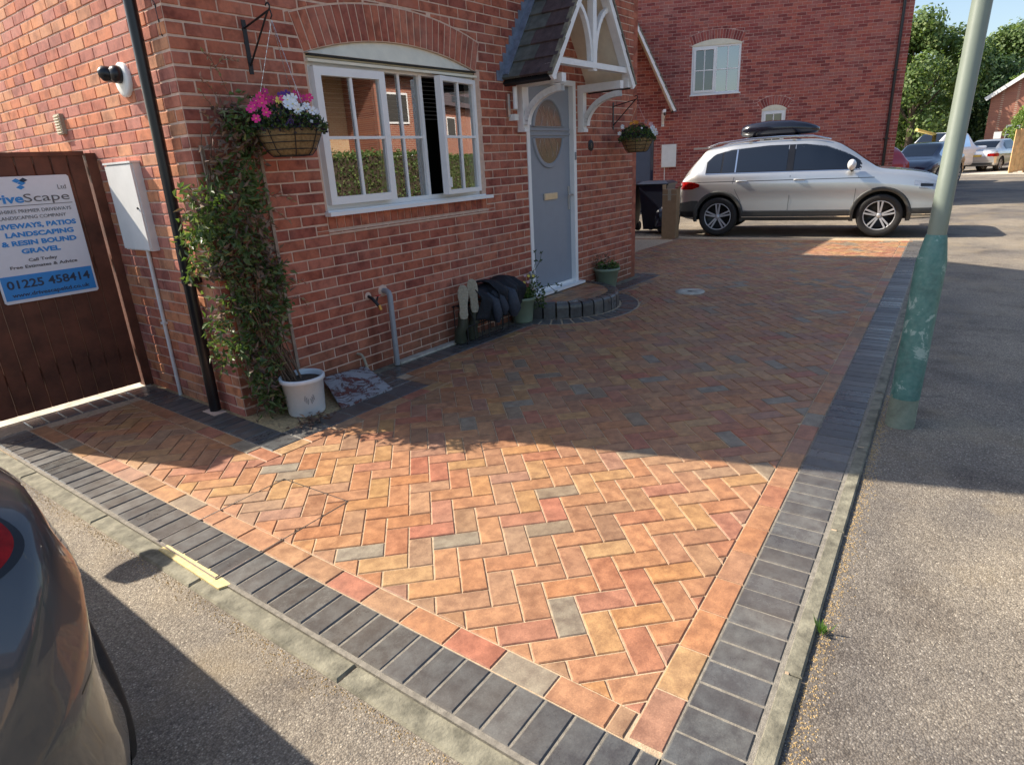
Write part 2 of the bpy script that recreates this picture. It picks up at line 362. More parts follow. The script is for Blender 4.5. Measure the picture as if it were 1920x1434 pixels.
MAT['alloy'] = plain('machined_alloy', (.55,.56,.57), .38, .35, var=.03, scale=20, bs=0)
MAT['alloy_dark'] = plain('black_alloy', (.02,.02,.02), .35, .3, var=.03, scale=20, bs=0)
MAT['chrome'] = plain('chrome', (.75,.75,.75), .12, 1, var=.02, scale=20, bs=0)
MAT['tail_red'] = plain('red_lamp_lens', (.26,.004,.003), .18, var=.45, scale=26, bs=0, spec=.3)
MAT['headlamp'] = plain('headlamp_lens', (.36,.40,.46), .1, .3, var=.2, scale=10, bs=0, coat=1)
MAT['plate'] = plain('yellow_plate', (.6,.42,.08), .5, bs=0)
MAT['signwhite'] = plain('sign_white', (.74,.77,.82), .4, var=.02, bs=0)
MAT['signblue'] = plain('sign_blue', (.03,.27,.68), .45, var=.03, bs=0)
MAT['signgrey'] = plain('sign_grey', (.12,.12,.13), .5, var=.03, bs=0)
MAT['signnavy'] = plain('sign_navy', (.02,.045,.09), .5, var=.03, bs=0)
MAT['fence_far'] = plain('orange_timber', (.78,.48,.22), .85, var=.25, scale=5, bs=.4)
def leafmat(name, pal, rough=.45, trans=.3):
    m, nt, b = newmat(name); r = rnd(nt)
    c = ramp(nt, r, [(i/(len(pal)-1), q) for i, q in enumerate(pal)]); nt.links.new(c, b.inputs['Base Color'])
    b.inputs['Roughness'].default_value = rough; b.inputs['Specular IOR Level'].default_value = .4
    t = N(nt, 'ShaderNodeBsdfTranslucent'); nt.links.new(mixc(nt, 1, c, (1.3, 1.5, .6), 'MULTIPLY'), t.inputs[0])
    mx = N(nt, 'ShaderNodeMixShader'); mx.inputs[0].default_value = trans; o = nt.nodes['Material Output']
    nt.links.new(b.outputs[0], mx.inputs[1]); nt.links.new(t.outputs[0], mx.inputs[2]); nt.links.new(mx.outputs[0], o.inputs[0]); return m
MAT['leaf'] = leafmat('climber_leaf', [(.06,.10,.03), (.10,.16,.05), (.15,.20,.07), (.085,.13,.05), (.28,.30,.14)])
MAT['leaf_dry'] = leafmat('dry_leaf', [(.16,.10,.07), (.24,.15,.10), (.10,.06,.05), (.30,.20,.14)], .8, .1)
MAT['leaf_basket'] = leafmat('basket_leaf', [(.025,.05,.018), (.05,.09,.03), (.03,.06,.025), (.09,.13,.04)])
MAT['leaf_bright'] = leafmat('bright_leaf', [(.08,.16,.03), (.12,.22,.04), (.06,.12,.03)])
MAT['leaf_plum'] = leafmat('plum_leaf', [(.03,.015,.045), (.05,.03,.08), (.02,.02,.03)])
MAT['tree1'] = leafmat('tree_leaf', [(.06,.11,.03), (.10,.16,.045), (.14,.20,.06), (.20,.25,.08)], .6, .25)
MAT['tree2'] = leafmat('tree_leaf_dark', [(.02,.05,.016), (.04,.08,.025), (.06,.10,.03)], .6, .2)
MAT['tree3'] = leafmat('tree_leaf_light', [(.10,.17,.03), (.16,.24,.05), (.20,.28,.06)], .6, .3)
for nm, c in (('pink', (.75,.02,.22)), ('magenta', (.50,.01,.16)), ('white_petal', (.80,.80,.82)), ('orange_petal', (.80,.30,.03)), ('purple', (.10,.02,.22)), ('yellow_petal', (.80,.62,.10)), ('palepink', (.60,.35,.38))):
    MAT[nm] = plain(nm, c, .6, var=.1, scale=60, bs=0)
# ------------------------------------------------------------------ frames and pieces
class Frame:
    def __init__(s, o, u, v, n): s.o, s.u, s.v, s.n = Vector(o), Vector(u).normalized(), Vector(v).normalized(), Vector(n).normalized()
    def __call__(s, a, b, h=0): return s.o+s.u*a+s.v*b+s.n*h
    def M(s, a=0, b=0, h=0):
        p = s(a, b, h)
        return Matrix(((s.u.x, s.v.x, s.n.x, p.x), (s.u.y, s.v.y, s.n.y, p.y), (s.u.z, s.v.z, s.n.z, p.z), (0, 0, 0, 1)))
    def box(s, mb, a0, b0, h0, a1, b1, h1, mi=0): mb.box(a0, b0, h0, a1, b1, h1, mi, s.M())
def pieces(lst, F, parent, name, mat, budget, h0, h1, ch, stuff, jit=.0012, minview=True):
    """lst of (poly, key). The largest in the picture become objects of their own, the rest one mesh."""
    sc = []
    for poly, key in lst:
        c = cen(poly); p = F(c[0], c[1]); q = project(p)
        v = area(poly)/(q[2]**2) if q and -60 < q[0] < 1980 and -60 < q[1] < 1494 else 0
        sc.append((v, poly, key, c))
    sc.sort(key=lambda t: -t[0]); shared = {}; rest = MB(); nrest = 0; k = 0
    for v, poly, key, c in sc:
        j = random.uniform(-jit, jit)
        if k < budget and v > 0:
            k += 1
            if key is not None and key in shared: me = shared[key]
            else:
                mb = MB(); mb.prism([(p[0]-c[0], p[1]-c[1]) for p in poly], h0, h1, lambda a, b, h: Vector((a, b, h)), ch); me = mb.mesh(name, mat)
                if key is not None: shared[key] = me
            o = link(name, me, parent); o.matrix_basis = F.M(c[0], c[1], j)
        else:
            rest.prism(poly, h0+j, h1+j, F, ch if v > 0 else 0); nrest += 1
    if nrest:
        o = rest.build(stuff, mat, parent); o['kind'] = 'stuff'
def bricks(parent, F, u0, u1, z0, z1, j0, obs, mat, budget, par=0, zb=-.0235, proud=.005, name='brick', far=False, ch=.003):
    L = []; r0 = int(math.floor((z0-zb)/.075))-1
    for r in range(r0, int((z1-zb)/.075)+1):
        z = zb+.075*r; off = j0+(0 if r % 2 == par else .1125); x = off+math.floor((u0-off)/.225)*.225
        while x < u1:
            a, b = max(x+.005, u0), min(x+.22, u1)
            if b-a > .02 and z+.07 > z0 and z+.005 < z1:
                full = a == x+.005 and b == x+.22 and z+.005 >= z0 and z+.07 <= z1
                P = [rect(a, max(z+.005, z0), b, min(z+.07, z1))]
                for o in obs:
                    bb = (min(p[0] for p in o), max(p[0] for p in o), min(p[1] for p in o), max(p[1] for p in o))
                    if b < bb[0] or a > bb[1] or z+.07 < bb[2] or z > bb[3]: continue
                    Q = []
                    for p in P: Q += subtract(p, o)
                    if len(Q) != len(P) or any(abs(area(q)-area(p)) > 1e-7 for p, q in zip(P, Q)): full = False
                    P = Q
                for p in P:
                    p = inset(p, .0025) if not full else p
                    if p and area(p) > .0006: L.append((p, 'full' if full else None))
            x += .225
    pieces(L, F, parent, name, mat, budget, -.012, proud, ch, name+'work', .0012)
def walls(mb, F, outline, obs, t, mi=0):
    P = [outline]
    for o in obs:
        Q = []
        for p in P: Q += subtract(p, o)
        P = Q
    for p in P: mb.prism(p, -t, 0, F, 0, mi)
def arc_pts(xc, half_w, z0, sag, n=12, off=0):
    """points of a segmental arch from left to right; springing z0, rise sag, radius grown by off"""
    rad = (half_w**2+sag**2)/(2*sag); zc = z0+sag-rad; a = math.asin(min(1, half_w/rad)); rad2 = rad+off
    return [(xc+rad2*math.sin(-a+2*a*i/n), zc+rad2*math.cos(-a+2*a*i/n)) for i in range(n+1)], (xc, zc, rad, a)
def arch_obs(xc, half_w, z0, sag, h):
    """convex pieces covering an arch of bricks of height h above the intrados"""
    outer, g = arc_pts(xc, half_w, z0, sag, 12, h); inner, _ = arc_pts(xc, half_w, z0, sag, 12, 0); out = []
    for i in range(12): out.append([inner[i], inner[i+1], outer[i+1], outer[i]])
    return out
def voussoirs(parent, F, xc, half_w, z0, sag, h, n, mat, name='arch_brick', proud=.006):
    _, (cx, zc, rad, a) = arc_pts(xc, half_w, z0, sag); L = []
    for i in range(n):
        t0, t1 = -a+2*a*i/n, -a+2*a*(i+1)/n
        q = [(cx+rr*math.sin(t), zc+rr*math.cos(t)) for rr, t in ((rad, t0), (rad, t1), (rad+h, t1), (rad+h, t0))]
        q = inset(q, .0055)
        if q: L.append((q, None))
    pieces(L, F, parent, name, mat, 300, -.012, proud, .003, name+'s')
FG = Frame((0, 0, 0), (1, 0, 0), (0, 1, 0), (0, 0, 1))
# ------------------------------------------------------------------ ground
mb = MB(); n = 24; xs = [-300+i*600/n for i in range(n+1)]
mb.add([(x, y, -.022) for y in xs for x in xs], [(j*(n+1)+i, j*(n+1)+i+1, (j+1)*(n+1)+i+1, (j+1)*(n+1)+i) for j in range(n) for i in range(n)])
tag(mb.build('ground', MAT['tarmac']), kind='structure')
# driveway lines
thR = R(3.755); dR = (math.cos(thR), math.sin(thR)); nR = (dR[1], -dR[0]); aR = (1.4807, -3.3792)
thL = R(-88.047); dL = (math.cos(thL), math.sin(thL)); nL = (-dL[1], dL[0]); bL = (1.3256, -2.2512)
def onR(s, o): return (aR[0]+dR[0]*s+nR[0]*o, aR[1]+dR[1]*s+nR[1]*o)      # o>0 towards the street
def onL(s, o): return (bL[0]+dL[0]*s-nL[0]*o, bL[1]+dL[1]*s-nL[1]*o)      # o>0 towards the street
FAR0, FAR1 = (12.24, -2.73), (11.5, 2.2)
PIT = .10305
drive = MB()
cor = onR(-.33, .22)
drive.prism([(.98, 1.4), (1.19, -3.62), (12.6, -2.98), (11.7, 3.2), (8.0, 3.2), (2.2, 1.4)], -.03, -.0052, FG)
DW = tag(drive.build('driveway', MAT['sand']), kind='structure')
# house border geometry
STEP = (5.95, 0)
ring = [(STEP[0]+.93*math.cos(a), STEP[1]+.93*math.sin(a)) for a in [2*math.pi*i/28 for i in range(28)]]
OBS = [rect(1.82, -.77, 3.34, 3), rect(3.34, -.40, 8.15, 4), ring]
man = [(1.085, -1.575), (1.785, -1.540), (1.75, -1.05), (1.075, -1.072)]
L = []; e1 = (math.cos(R(-44.2)), math.sin(R(-44.2))); e2 = (math.cos(R(45.8)), math.sin(R(45.8)))
g = .1026; u0, v0 = 3.373-.001, -.981+.001
def uv(u, v): return (u*e1[0]+v*e2[0], u*e1[1]+v*e2[1])
hL = half(onL(0, -.103), onL(1, -.103)); hR = half(onR(0, -.103), onR(1, -.103))
hF = half(FAR0, FAR1, .105)
for i in range(-60, 125):
    for j in range(-60, 125):
        k = (i+j) % 4
        if k not in (0, 3): continue
        a, b = u0+i*g, v0+j*g
        q = [uv(a, b), uv(a+2*g, b), uv(a+2*g, b+g), uv(a, b+g)] if k == 0 else [uv(a, b-g), uv(a+g, b-g), uv(a+g, b+g), uv(a, b+g)]
        c = cen(q)
        if not (1 < c[0] < 12.4 and -3.5 < c[1] < 3.3): continue
        full = True; P = q
        A0 = area(P)
        for h in (hL, hR, hF, (0, -1, 1.02)):
            P = clip(P, *h)
            if not P: break
        if not P: continue
        PP = [P]
        for o in OBS:
            Q = []
            for p in PP: Q += subtract(p, o)
            PP = Q
        if c[1] > .9 and c[0] < 8: pass
        for p in PP:
            fl = abs(area(p)-A0) < 1e-6
            p = inset(p, .0027)
            if p and area(p) > .0004: L.append((p, ('h' if k == 0 else 'v') if fl else None))
# end of the side passage at the gate
L = [t for t in L if not (cen(t[0])[0] < 2.2 and cen(t[0])[1] > 1.04)]
pieces(L, FG, DW, 'block_paver', MAT['paver'], 300, -.03, 0, .0035, 'block_paving', .0012)
# red stretcher course
L = []
def course(fn, s0, s1, o0, o1, pit, key=None, clips=(), obs=(), ins=.0029):
    s = s0
    while s < s1-.02:
        t = min(s+pit, s1); q = [fn(s, o0), fn(t, o0), fn(t, o1), fn(s, o1)]
        if area(q) < 0: q = q[::-1]
        for h in clips: q = clip(q, *h) if q else q
        P = [q] if q else []
        for o in obs:
            Q = []
            for p in P: Q += subtract(p, o)
            P = Q
        for p in P:
            full = t == s+pit and len(p) == 4 and not clips and not obs
            p = inset(p, ins)
            if p and area(p) > .0004: L.append((p, key if full else None))
        s += pit
# corner where both courses meet
course(onR, -.1, 10.9, -.103, 0, .2055, 'r', clips=[half(onL(0, -.0), onL(1, -.0)), hF and half(FAR0, FAR1, .0)])
course(onL, -3.35, 1.115-.09, -.103, 0, .2055, 'l')
course(lambda s, o: (1.82+o, s), -.77, 1.04, 0, .10, .2055, 'a')
course(lambda s, o: (s, -.77+o), 1.92, 3.34, 0, .10, .2055, 'b')
course(lambda s, o: (3.24+o, s), -.67, -.40, 0, .10, .2055, 'c')
course(lambda s, o: (s, -.40+o), 3.34, 8.15, 0, .10, .2055, 'd', obs=[ring])
course(lambda s, o: (8.05+o, s), -.40, 2.6, 0, .10, .2055, 'e')
fe = (FAR1[0]-FAR0[0], FAR1[1]-FAR0[1]); fl = math.hypot(*fe); fe = (fe[0]/fl, fe[1]/fl)
course(lambda s, o: (FAR0[0]+fe[0]*s-fe[1]*o, FAR0[1]+fe[1]*s+fe[0]*o), 0, 5, 0, .103, .2055, 'f')
pieces(L, FG, DW, 'border_paver', MAT['paver'], 300, -.03, 0, .0035, 'border_paving', .001)
# darker dust bed under the charcoal courses
mb = MB()
for q in ([onR(-.5, -.002), onR(11, -.002), onR(11, .215), onR(-.5, .215)], [onL(-3.4, .002), onL(-3.4, .215), onL(1.34, .215), onL(1.34, .002)], rect(1.925, -.47, 2.118, 1.35), rect(1.925, -.668, 3.24, -.47), rect(3.245, -.30, 8.05, -.098)):
    q = q if area(q) > 0 else q[::-1]; mb.prism(q, -.02, -.0042, FG)
mb.build('edging_bed', plain('grey_jointing_dust', (.24,.215,.175), .95, var=.3, scale=40, bs=.8), DW)
# charcoal header courses
L = []
course(onR, -.32, 11, 0, .2, PIT, 'r', clips=[half(onL(0, .21), onL(1, .21)), half(FAR0, FAR1)])
course(onL, -3.35, 1.345, 0, .2, PIT, 'l', clips=[half(onR(0, 0), onR(1, 0))])
course(lambda s, o: (1.92+o, s), -.47, 1.35, 0, .2, PIT, 'a')
course(lambda s, o: (s, 1.14+o), 1.24, 1.91, 0, .2, PIT, 'g')
course(lambda s, o: (s, -.67+o), 1.92, 3.24, 0, .2, .2055, 'b0')
course(lambda s, o: (3.04+o, s), -.466, -.09, 0, .2, PIT, 'c')
course(lambda s, o: (s, -.30+o), 3.244, 8.05, 0, .2, PIT, 'd', obs=[ring])
course(lambda s, o: (7.87+o, s), -.095, 2.6, 0, .18, PIT, 'e')
# fan of cut pavers round the step
nf = 24
for i in range(nf):
    a0, a1 = math.pi+math.pi*i/nf, math.pi+math.pi*(i+1)/nf
    q = [(STEP[0]+r*math.cos(a), STEP[1]+r*math.sin(a)) for r, a in ((.72, a0), (.92, a0), (.92, a1), (.72, a1))]
    q = inset(q, .008)
    if q: L.append((q, None))
pieces(L, FG, DW, 'edging_paver', MAT['paver_edge'], 300, -.03, .0005, .0055, 'edging_paving', .0012)
# kerb edging
mk = MB(); KE = tag(empty('kerb', (3, -3.4, 0)), kind='structure')
L = []
course(onR, -.55, 11.2, .205, .268, .915, None)
pieces(L, FG, KE, 'kerb_stone', MAT['concrete'], 300, -.12, -.002, .006, 'kerb_stones', .001)
L = []
course(onL, -3.5, 1.32, .206, .300, .915, None)
pieces(L, FG, KE, 'kerb_stone', MAT['concrete'], 300, -.12, -.013, .008, 'kerb_stones', .001)
# beds and concrete haunches beside the wall
mb = MB(); mb.prism([(2.12, -.47), (3.04, -.47), (3.04, 0), (2.12, 0)], -.05, -.004, FG)
mb.prism([(2.12, 0), (2.15, 0), (2.15, 1.4), (2.12, 1.4)], -.05, -.004, FG)
tag(mb.build('planting_bed', MAT['gravelbed']), kind='structure')
mb = MB(); mb.prism([(3.24, -.098), (5.28, -.098), (5.28, 0), (3.24, 0)], -.05, -.002, FG); mb.prism([(6.66, -.098), (7.87, -.098), (7.87, 0), (6.66, 0)], -.05, -.002, FG)
tag(mb.build('concrete_strip', MAT['concrete']), kind='structure')
mb = MB(); mb.bar((3.5, -.05, .006), (4.3, -.05, .006), .07, .016); tag(mb.build('path_slab', MAT['concrete_pale']), 'narrow pale concrete slab lying along foot of brick wall beside waste pipe', 'slab')
mb = MB(); mb.box(1.05, 1.36, -.02, 2.12, 1.50, .0015)
tag(mb.build('threshold', MAT['concrete_pale']), kind='structure')
# yellow mortar patch on the kerb
mb = MB(); q = [onL(-1.12, .19), onL(-1.12, .235), onL(-.62, .245), onL(-.60, .20), onL(-.8, .185)]
q = q if area(q) > 0 else q[::-1]
mb.prism(q, -.02, -.0035, FG, .002)
tag(mb.build('mortar_smear', MAT['mortar_yellow'], KE), 'yellow mortar smeared along kerb')
# inspection cover with paver infill: only its thin metal frame shows
mc = tag(empty('manhole_cover', (1.43, -1.3, 0)), 'paver-filled inspection cover with thin metal rim set in sunlit driveway edge', 'manhole cover')
mb = MB()
for i in range(4):
    a, b = man[i], man[(i+1) % 4]
    mb.bar((*a, -.0015), (*b, -.0015), .006, .006)
mb.build('frame', MAT['steel'], mc)
for i in (0, 2):
    mb = MB()
    a, b = man[i], man[(i+1) % 4]; o = .012 if i == 0 else -.012
    mb.bar((a[0], a[1]+o, -.0045), (b[0], b[1]+o, -.0045), .004, .006); mb.build('rim_gap', MAT['black_plastic'], mc)
# round drain cover
dc = tag(empty('drain_cover', (7.14, -1.08, 0)), 'round pale metal drain cover set in the herringbone paving', 'drain cover')
mb = MB(); mb.lathe([(.03, .0), (.03, .008), (.10, .012), (.165, .010), (.17, -.01)], 28, Matrix.Translation((7.14, -1.08, 0))); mb.build('ring', MAT['concrete_pale'], dc)
mb = MB(); mb.lathe([(.0, .004), (.045, .004), (.05, .0)], 20, Matrix.Translation((7.14, -1.08, .004))); mb.build('plug', MAT['iron'], dc)
# loose grit along the kerbs
mb = MB(); rg = random.Random(3)
def grit(p, s, z):
    a = rg.uniform(0, 6.3); v = []
    for k in range(4): v.append((p[0]+s*math.cos(a+k*1.57)*rg.uniform(.6, 1.1), p[1]+s*math.sin(a+k*1.57)*rg.uniform(.6, 1.1), z))
    v.append((p[0], p[1], z+s*rg.uniform(.6, 1.1))); mb.add(v, ((0, 1, 4), (1, 2, 4), (2, 3, 4), (3, 0, 4)))
for i in range(4200):
    s = rg.uniform(-.5, 1)**3 if 0 else rg.random()
    if rg.random() < .62: p = onR(-.45+3.6*s**1.3, .275+abs(rg.gauss(0, .028)))
    else: p = onL(-3.2+4.2*rg.random(), .302+abs(rg.gauss(0, .03)))
    grit(p, rg.uniform(.0018, .0045), -.022)
tag(mb.build('grit', plain('ochre_grit', (.40,.28,.13), .9, var=.4, scale=90, bs=0)), kind='stuff')
mb = MB()
for i in range(2600):
    p = (rg.uniform(.6, 3.6), rg.uniform(-4.6, -3.5)) if rg.random() < .5 else (rg.uniform(.55, 1.0), rg.uniform(-3.3, .6))
    grit(p, rg.uniform(.0015, .0038), -.022)
tag(mb.build('gravel', plain('pale_grit', (.42,.38,.31), .9, var=.4, scale=90, bs=0)), kind='stuff')
# weed in the kerb joint
mb = MB(); wp = onR(.62, .285)
for i in range(26):
    a = rg.uniform(0, 6.28); l = rg.uniform(.02, .055); b = Vector((wp[0]+rg.gauss(0, .008), wp[1]+rg.gauss(0, .008), -.02))
    t = b+Vector((math.cos(a)*l*.5, math.sin(a)*l*.5, l)); s = Vector((-math.sin(a), math.cos(a), 0))*.004; m = (b+t)/2
    mb.add([b, m+s, t, m-s], ((0, 1, 2, 3),))
tag(mb.build('weed', MAT['leaf_bright']), 'small bright green weed growing from the kerb joint', 'weed')
# ------------------------------------------------------------------ the house
HX, EX, EAVE, RIDGE, DEP = 2.15, 7.85, 4.35, 6.9, 9.0
FF = Frame((0, 0, 0), (1, 0, 0), (0, 0, 1), (0, -1, 0))           # front wall: u=x, v=z, out=-y
FS = Frame((HX, 0, 0), (0, -1, 0), (0, 0, 1), (-1, 0, 0))         # side wall: u=-y
house = tag(empty('brick_house', (5, 4, 0)), 'red brick house with white window and grey front door under tiled gabled canopy', 'house')
WX0, WX1, WZ0, WZ1 = 3.05, 4.775, 1.262, 2.265; AXC, AHW, AZ, ASAG, AH = 3.915, .875, 2.290, .135, .245
DX0, DX1, DZ0, DZ1 = 5.505, 6.415, .16, 2.305
arch_c = rect(AXC-AHW, AZ-.03, AXC+AHW, AZ)
lens = arc_pts(AXC, AHW, AZ, ASAG, 12)[0]
win_obs = [rect(WX0-.015, 1.134, WX1+.06, AZ)] + [[(AXC-AHW, AZ)]+lens[::-1][:-1] if 0 else [lens[i+1], lens[i], (lens[i][0], AZ-.001), (lens[i+1][0], AZ-.001)][::1] for i in range(12)]
win_obs = [o if area(o) > 0 else o[::-1] for o in win_obs]; win_obs = [o for o in win_obs if area(o) > 1e-7]
ar = [o if area(o) > 0 else o[::-1] for o in arch_obs(AXC, AHW, AZ, ASAG, AH)]
door_obs = rect(DX0, -.1, DX1, DZ1)
fw = MB(); walls(fw, FF, rect(HX, -.05, EX, EAVE), [rect(WX0, WZ0, WX1, AZ-.001), door_obs]+win_obs[1:], .11)
FW = fw.build('front_wall', MAT['mortar'], house)
bricks(FW, FF, HX+.0, EX, -.02, 3.9, 3.267-5*.225, win_obs+ar+[door_obs], MAT['brick'], 300)
voussoirs(FW, FF, AXC, AHW, AZ, ASAG, AH-.006, 27, MAT['brick'])
# brick on edge course under the sill, then two creasing tiles
L = []; x = WX0-.012; k = 0
while x < WX1+.055: L.append((rect(x+.004, 1.142, min(x+.071, WX1+.055), 1.236), None)); x += .075
pieces(L, FF, FW, 'sill_brick', MAT['brick'], 300, -.012, .008, .003, 'sill_bricks')
mb = MB()
FF.box(mb, WX0-.02, 1.120, -.01, WX1+.07, 1.132, .014); mb.build('creasing_tile', MAT['mortar'], FW); mb = MB(); FF.box(mb, WX0-.02, 1.102, -.01, WX1+.07, 1.114, .012); mb.build('creasing_tile', MAT['mortar'], FW)
# side wall with gable, end wall, back wall, roof
sw = MB(); Fs = FS
sw.prism([(-DEP, -.05), (-.11, -.05), (-.11, EAVE), (-DEP/2, RIDGE), (-DEP, EAVE)], -.11, 0, FS)
SWL = sw.build('side_wall', MAT['mortar'], house)
bricks(SWL, FS, -4.6, -.001, -.02, 4.0, .0125-.105, [], MAT['brick_side'], 300, par=1)
mb = MB(); FE = Frame((EX, 0, 0), (0, 1, 0), (0, 0, 1), (1, 0, 0))
mb.prism([(-.0055, -.05), (DEP, -.05), (DEP, EAVE), (DEP/2, RIDGE), (-.0055, EAVE)], -.10, .001, FE); mb.build('end_wall', MAT['brick'], house)
mb = MB(); mb.box(HX, DEP-.1, -.05, EX, DEP, EAVE); mb.build('back_wall', MAT['brick'], house)
mb = MB()
for y0, y1 in ((-.22, DEP/2), (DEP+.22, DEP/2)):
    z0 = EAVE-.22*(RIDGE-EAVE)/(DEP/2)
    mb.add([(HX-.06, y0, z0), (EX+.06, y0, z0), (EX+.06, y1, RIDGE), (HX-.06, y1, RIDGE), (HX-.06, y0, z0+.12), (EX+.06, y0, z0+.12), (EX+.06, y1, RIDGE+.12), (HX-.06, y1, RIDGE+.12)],
           ((0,3,2,1),(4,5,6,7),(0,1,5,4),(1,2,6,5),(2,3,7,6),(3,0,4,7)))
mb.build('roof', MAT['rtile'], house, recalc=True)
# room behind the window
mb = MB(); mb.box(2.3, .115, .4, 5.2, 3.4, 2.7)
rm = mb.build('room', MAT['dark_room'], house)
mb = MB(); mb.box(2.32, .13, 1.20, 5.18, .40, 1.235); mb.build('inner_sill', MAT['upvc'], house)
rm.data.flip_normals()
# the front opening of that box has to be open
bm = bmesh.new(); bm.from_mesh(rm.data); bm.faces.ensure_lookup_table()
for f in list(bm.faces):
    if abs(f.calc_center_median().y-.115) < .01: bm.faces.remove(f)
bm.to_mesh(rm.data); bm.free()
# ---- window
win = MB(); Fw = FF
def fr(mb, F, a0, b0, a1, b1, w, h0, h1, wb=None):
    wb = w if wb is None else wb
    F.box(mb, a0, b0, h0, a0+w, b1, h1); F.box(mb, a1-w, b0, h0, a1, b1, h1)
    F.box(mb, a0+w, b0, h0+.001, a1-w, b0+wb, h1-.001); F.box(mb, a0+w, b1-w, h0+.001, a1-w, b1, h1-.001)
fr(win, FF, WX0, WZ0, WX1, WZ1, .045, -.09, -.025)
FF.box(win, 3.665, WZ0+.045, -.088, 3.70, WZ1-.045, -.027); FF.box(win, 4.115, WZ0+.045, -.088, 4.148, WZ1-.045, -.027)
WIN = win.build('window', MAT['upvc'], house)
def sash(F, a0, b0, a1, b1, h0, h1, w, name='sash', nx=2, nz=2, bw=.020, frame=True):
    if frame:
        mb = MB(); fr(mb, F, a0, b0, a1, b1, w, h0, h1); mb.build(name, MAT['upvc'], WIN)
    else: w = 0
    xs = [a0+w+(a1-a0-2*w)*i/nx for i in range(nx+1)]; zs = [b0+w+(b1-b0-2*w)*i/nz for i in range(nz+1)]
    for i in range(1, nx):
        mb = MB(); F.box(mb, xs[i]-bw/2, b0+w, h1-.022, xs[i]+bw/2, b1-w, h1-.008); mb.build('glazing_bar', MAT['upvc'], WIN)
    for i in range(1, nz):
        mb = MB(); F.box(mb, a0+w, zs[i]-bw/2, h1-.0215, a1-w, zs[i]+bw/2, h1-.0085); mb.build('glazing_bar', MAT['upvc'], WIN)
    for i in range(nx):
        for j in range(nz):
            mb = MB(); p = [F(xs[i], zs[j], h1-.024), F(xs[i+1], zs[j], h1-.024), F(xs[i+1], zs[j+1], h1-.024), F(xs[i], zs[j+1], h1-.024)]
            mb.add(p, ((0, 1, 2, 3),)); mb.build('pane', MAT['glass'], WIN)
def tilt(hx, ang, side, fr0=FF, h=0):
    """frame hinged on a vertical line at x=hx swung outwards by ang; side=+1 hinge on the left"""
    a = R(ang); o = Vector((hx, -h, 0))
    u = Vector((math.cos(a), -math.sin(a), 0)) if side > 0 else Vector((math.cos(a), math.sin(a), 0))
    n = Vector((0, 0, 1)).cross(u)*-1 if 0 else Vector((-math.sin(a), -math.cos(a), 0)) if side > 0 else Vector((math.sin(a), -math.cos(a), 0))
    return Frame(o, u, (0, 0, 1), n)
# left casement: hinged on the left, its free edge standing a little proud
F1 = tilt(3.075, 1.6, 1, h=.02); sash(F1, 0, WZ0+.045, .615, WZ1-.055, -.045, .012, .054)
sash(FF, 3.70, WZ0+.045, 4.115, WZ1-.045, -.07, -.03, 0, frame=False)
F3 = tilt(4.742, 9, -1, h=.02); sash(F3, -.535, WZ0+.04, 0, WZ1-.05, -.045, .012, .036)
mb = MB(); F3.box(mb, -.51, 1.36, .012, -.498, 1.44, .03); mb.build('window_handle', MAT['upvc'], WIN)
mb = MB(); FF.box(mb, WX0-.03, WZ0-.030, -.09, WX1+.085, WZ0-.002, .072); FF.box(mb, WX0-.02, WZ0-.004, -.02, WX1+.02, WZ0+.008, .035); mb.build('sill', MAT['upvc'], WIN)
mb = MB(); FF.box(mb, WX0+.003, WZ1+.001, -.08, WX1-.003, WZ1+.022, -.01); FF.box(mb, WX0-.005, WZ1-.028, -.02, WX1+.005, WZ1-.010, .026); mb.build('head_trim', MAT['cream'], WIN)
# cream board filling the arch, leaning outwards at its foot
pts = arc_pts(AXC, AHW, AZ, ASAG, 16)[0]; mb = MB()
top = [FF(x, z-.002, -.02) for x, z in pts]; bot = [FF(x, AZ-.004, .035) for x, z in pts]; back = [FF(x, AZ-.004, -.02) for x, z in pts]
m_ = len(pts); mb.add(top+bot+back, [(i+m_, i+1+m_, i+1, i) for i in range(m_-1)]+[(i+2*m_, i+1+2*m_, i+1+m_, i+m_) for i in range(m_-1)])
mb.build('arch_board', MAT['cream'], WIN)
mb = MB(); FF.box(mb, WX0+.01, AZ-.014, -.02, WX1-.01, AZ-.006, .030); mb.build('drip', MAT['iron'], WIN)  # thin dark strip along the foot of the arch board
# blinds and things inside
bl = tag(empty('window_blind', (3.9, .2, 2.3)), 'dark slatted blind hanging inside the front window', 'blind')
for i in range(11):
    mb = MB(); z = 2.235-i*.032; mb.bar((3.1, .19, z), (4.72, .19, z), .026, .003); mb.build('blind_slat', MAT['blind'], bl)
mb = MB(); mb.lathe([(.0, 1.236), (.05, 1.236), (.062, 1.33), (.055, 1.33)], 16, Matrix.Translation((3.95, .26, 0))); ib = mb.build('bowl', MAT['sole']); tag(ib, 'small pale bowl on the sill behind the middle window pane', 'bowl')
tg = tag(empty('soft_toy', (4.12, .26, 1.236)), 'small red and yellow ornament on the sill inside the window', 'ornament')
mb = MB(); mb.lathe([(0, 0), (.045, .01), (.05, .05), (.02, .085), (0, .09)], 12, Matrix.Translation((4.12, .26, 1.236))); mb.build('body', MAT['red_car'], tg)
mb = MB(); mb.lathe([(0, .08), (.03, .09), (.032, .12), (0, .145)], 12, Matrix.Translation((4.12, .26, 1.236))); mb.build('head', MAT['yellow_petal'], tg)
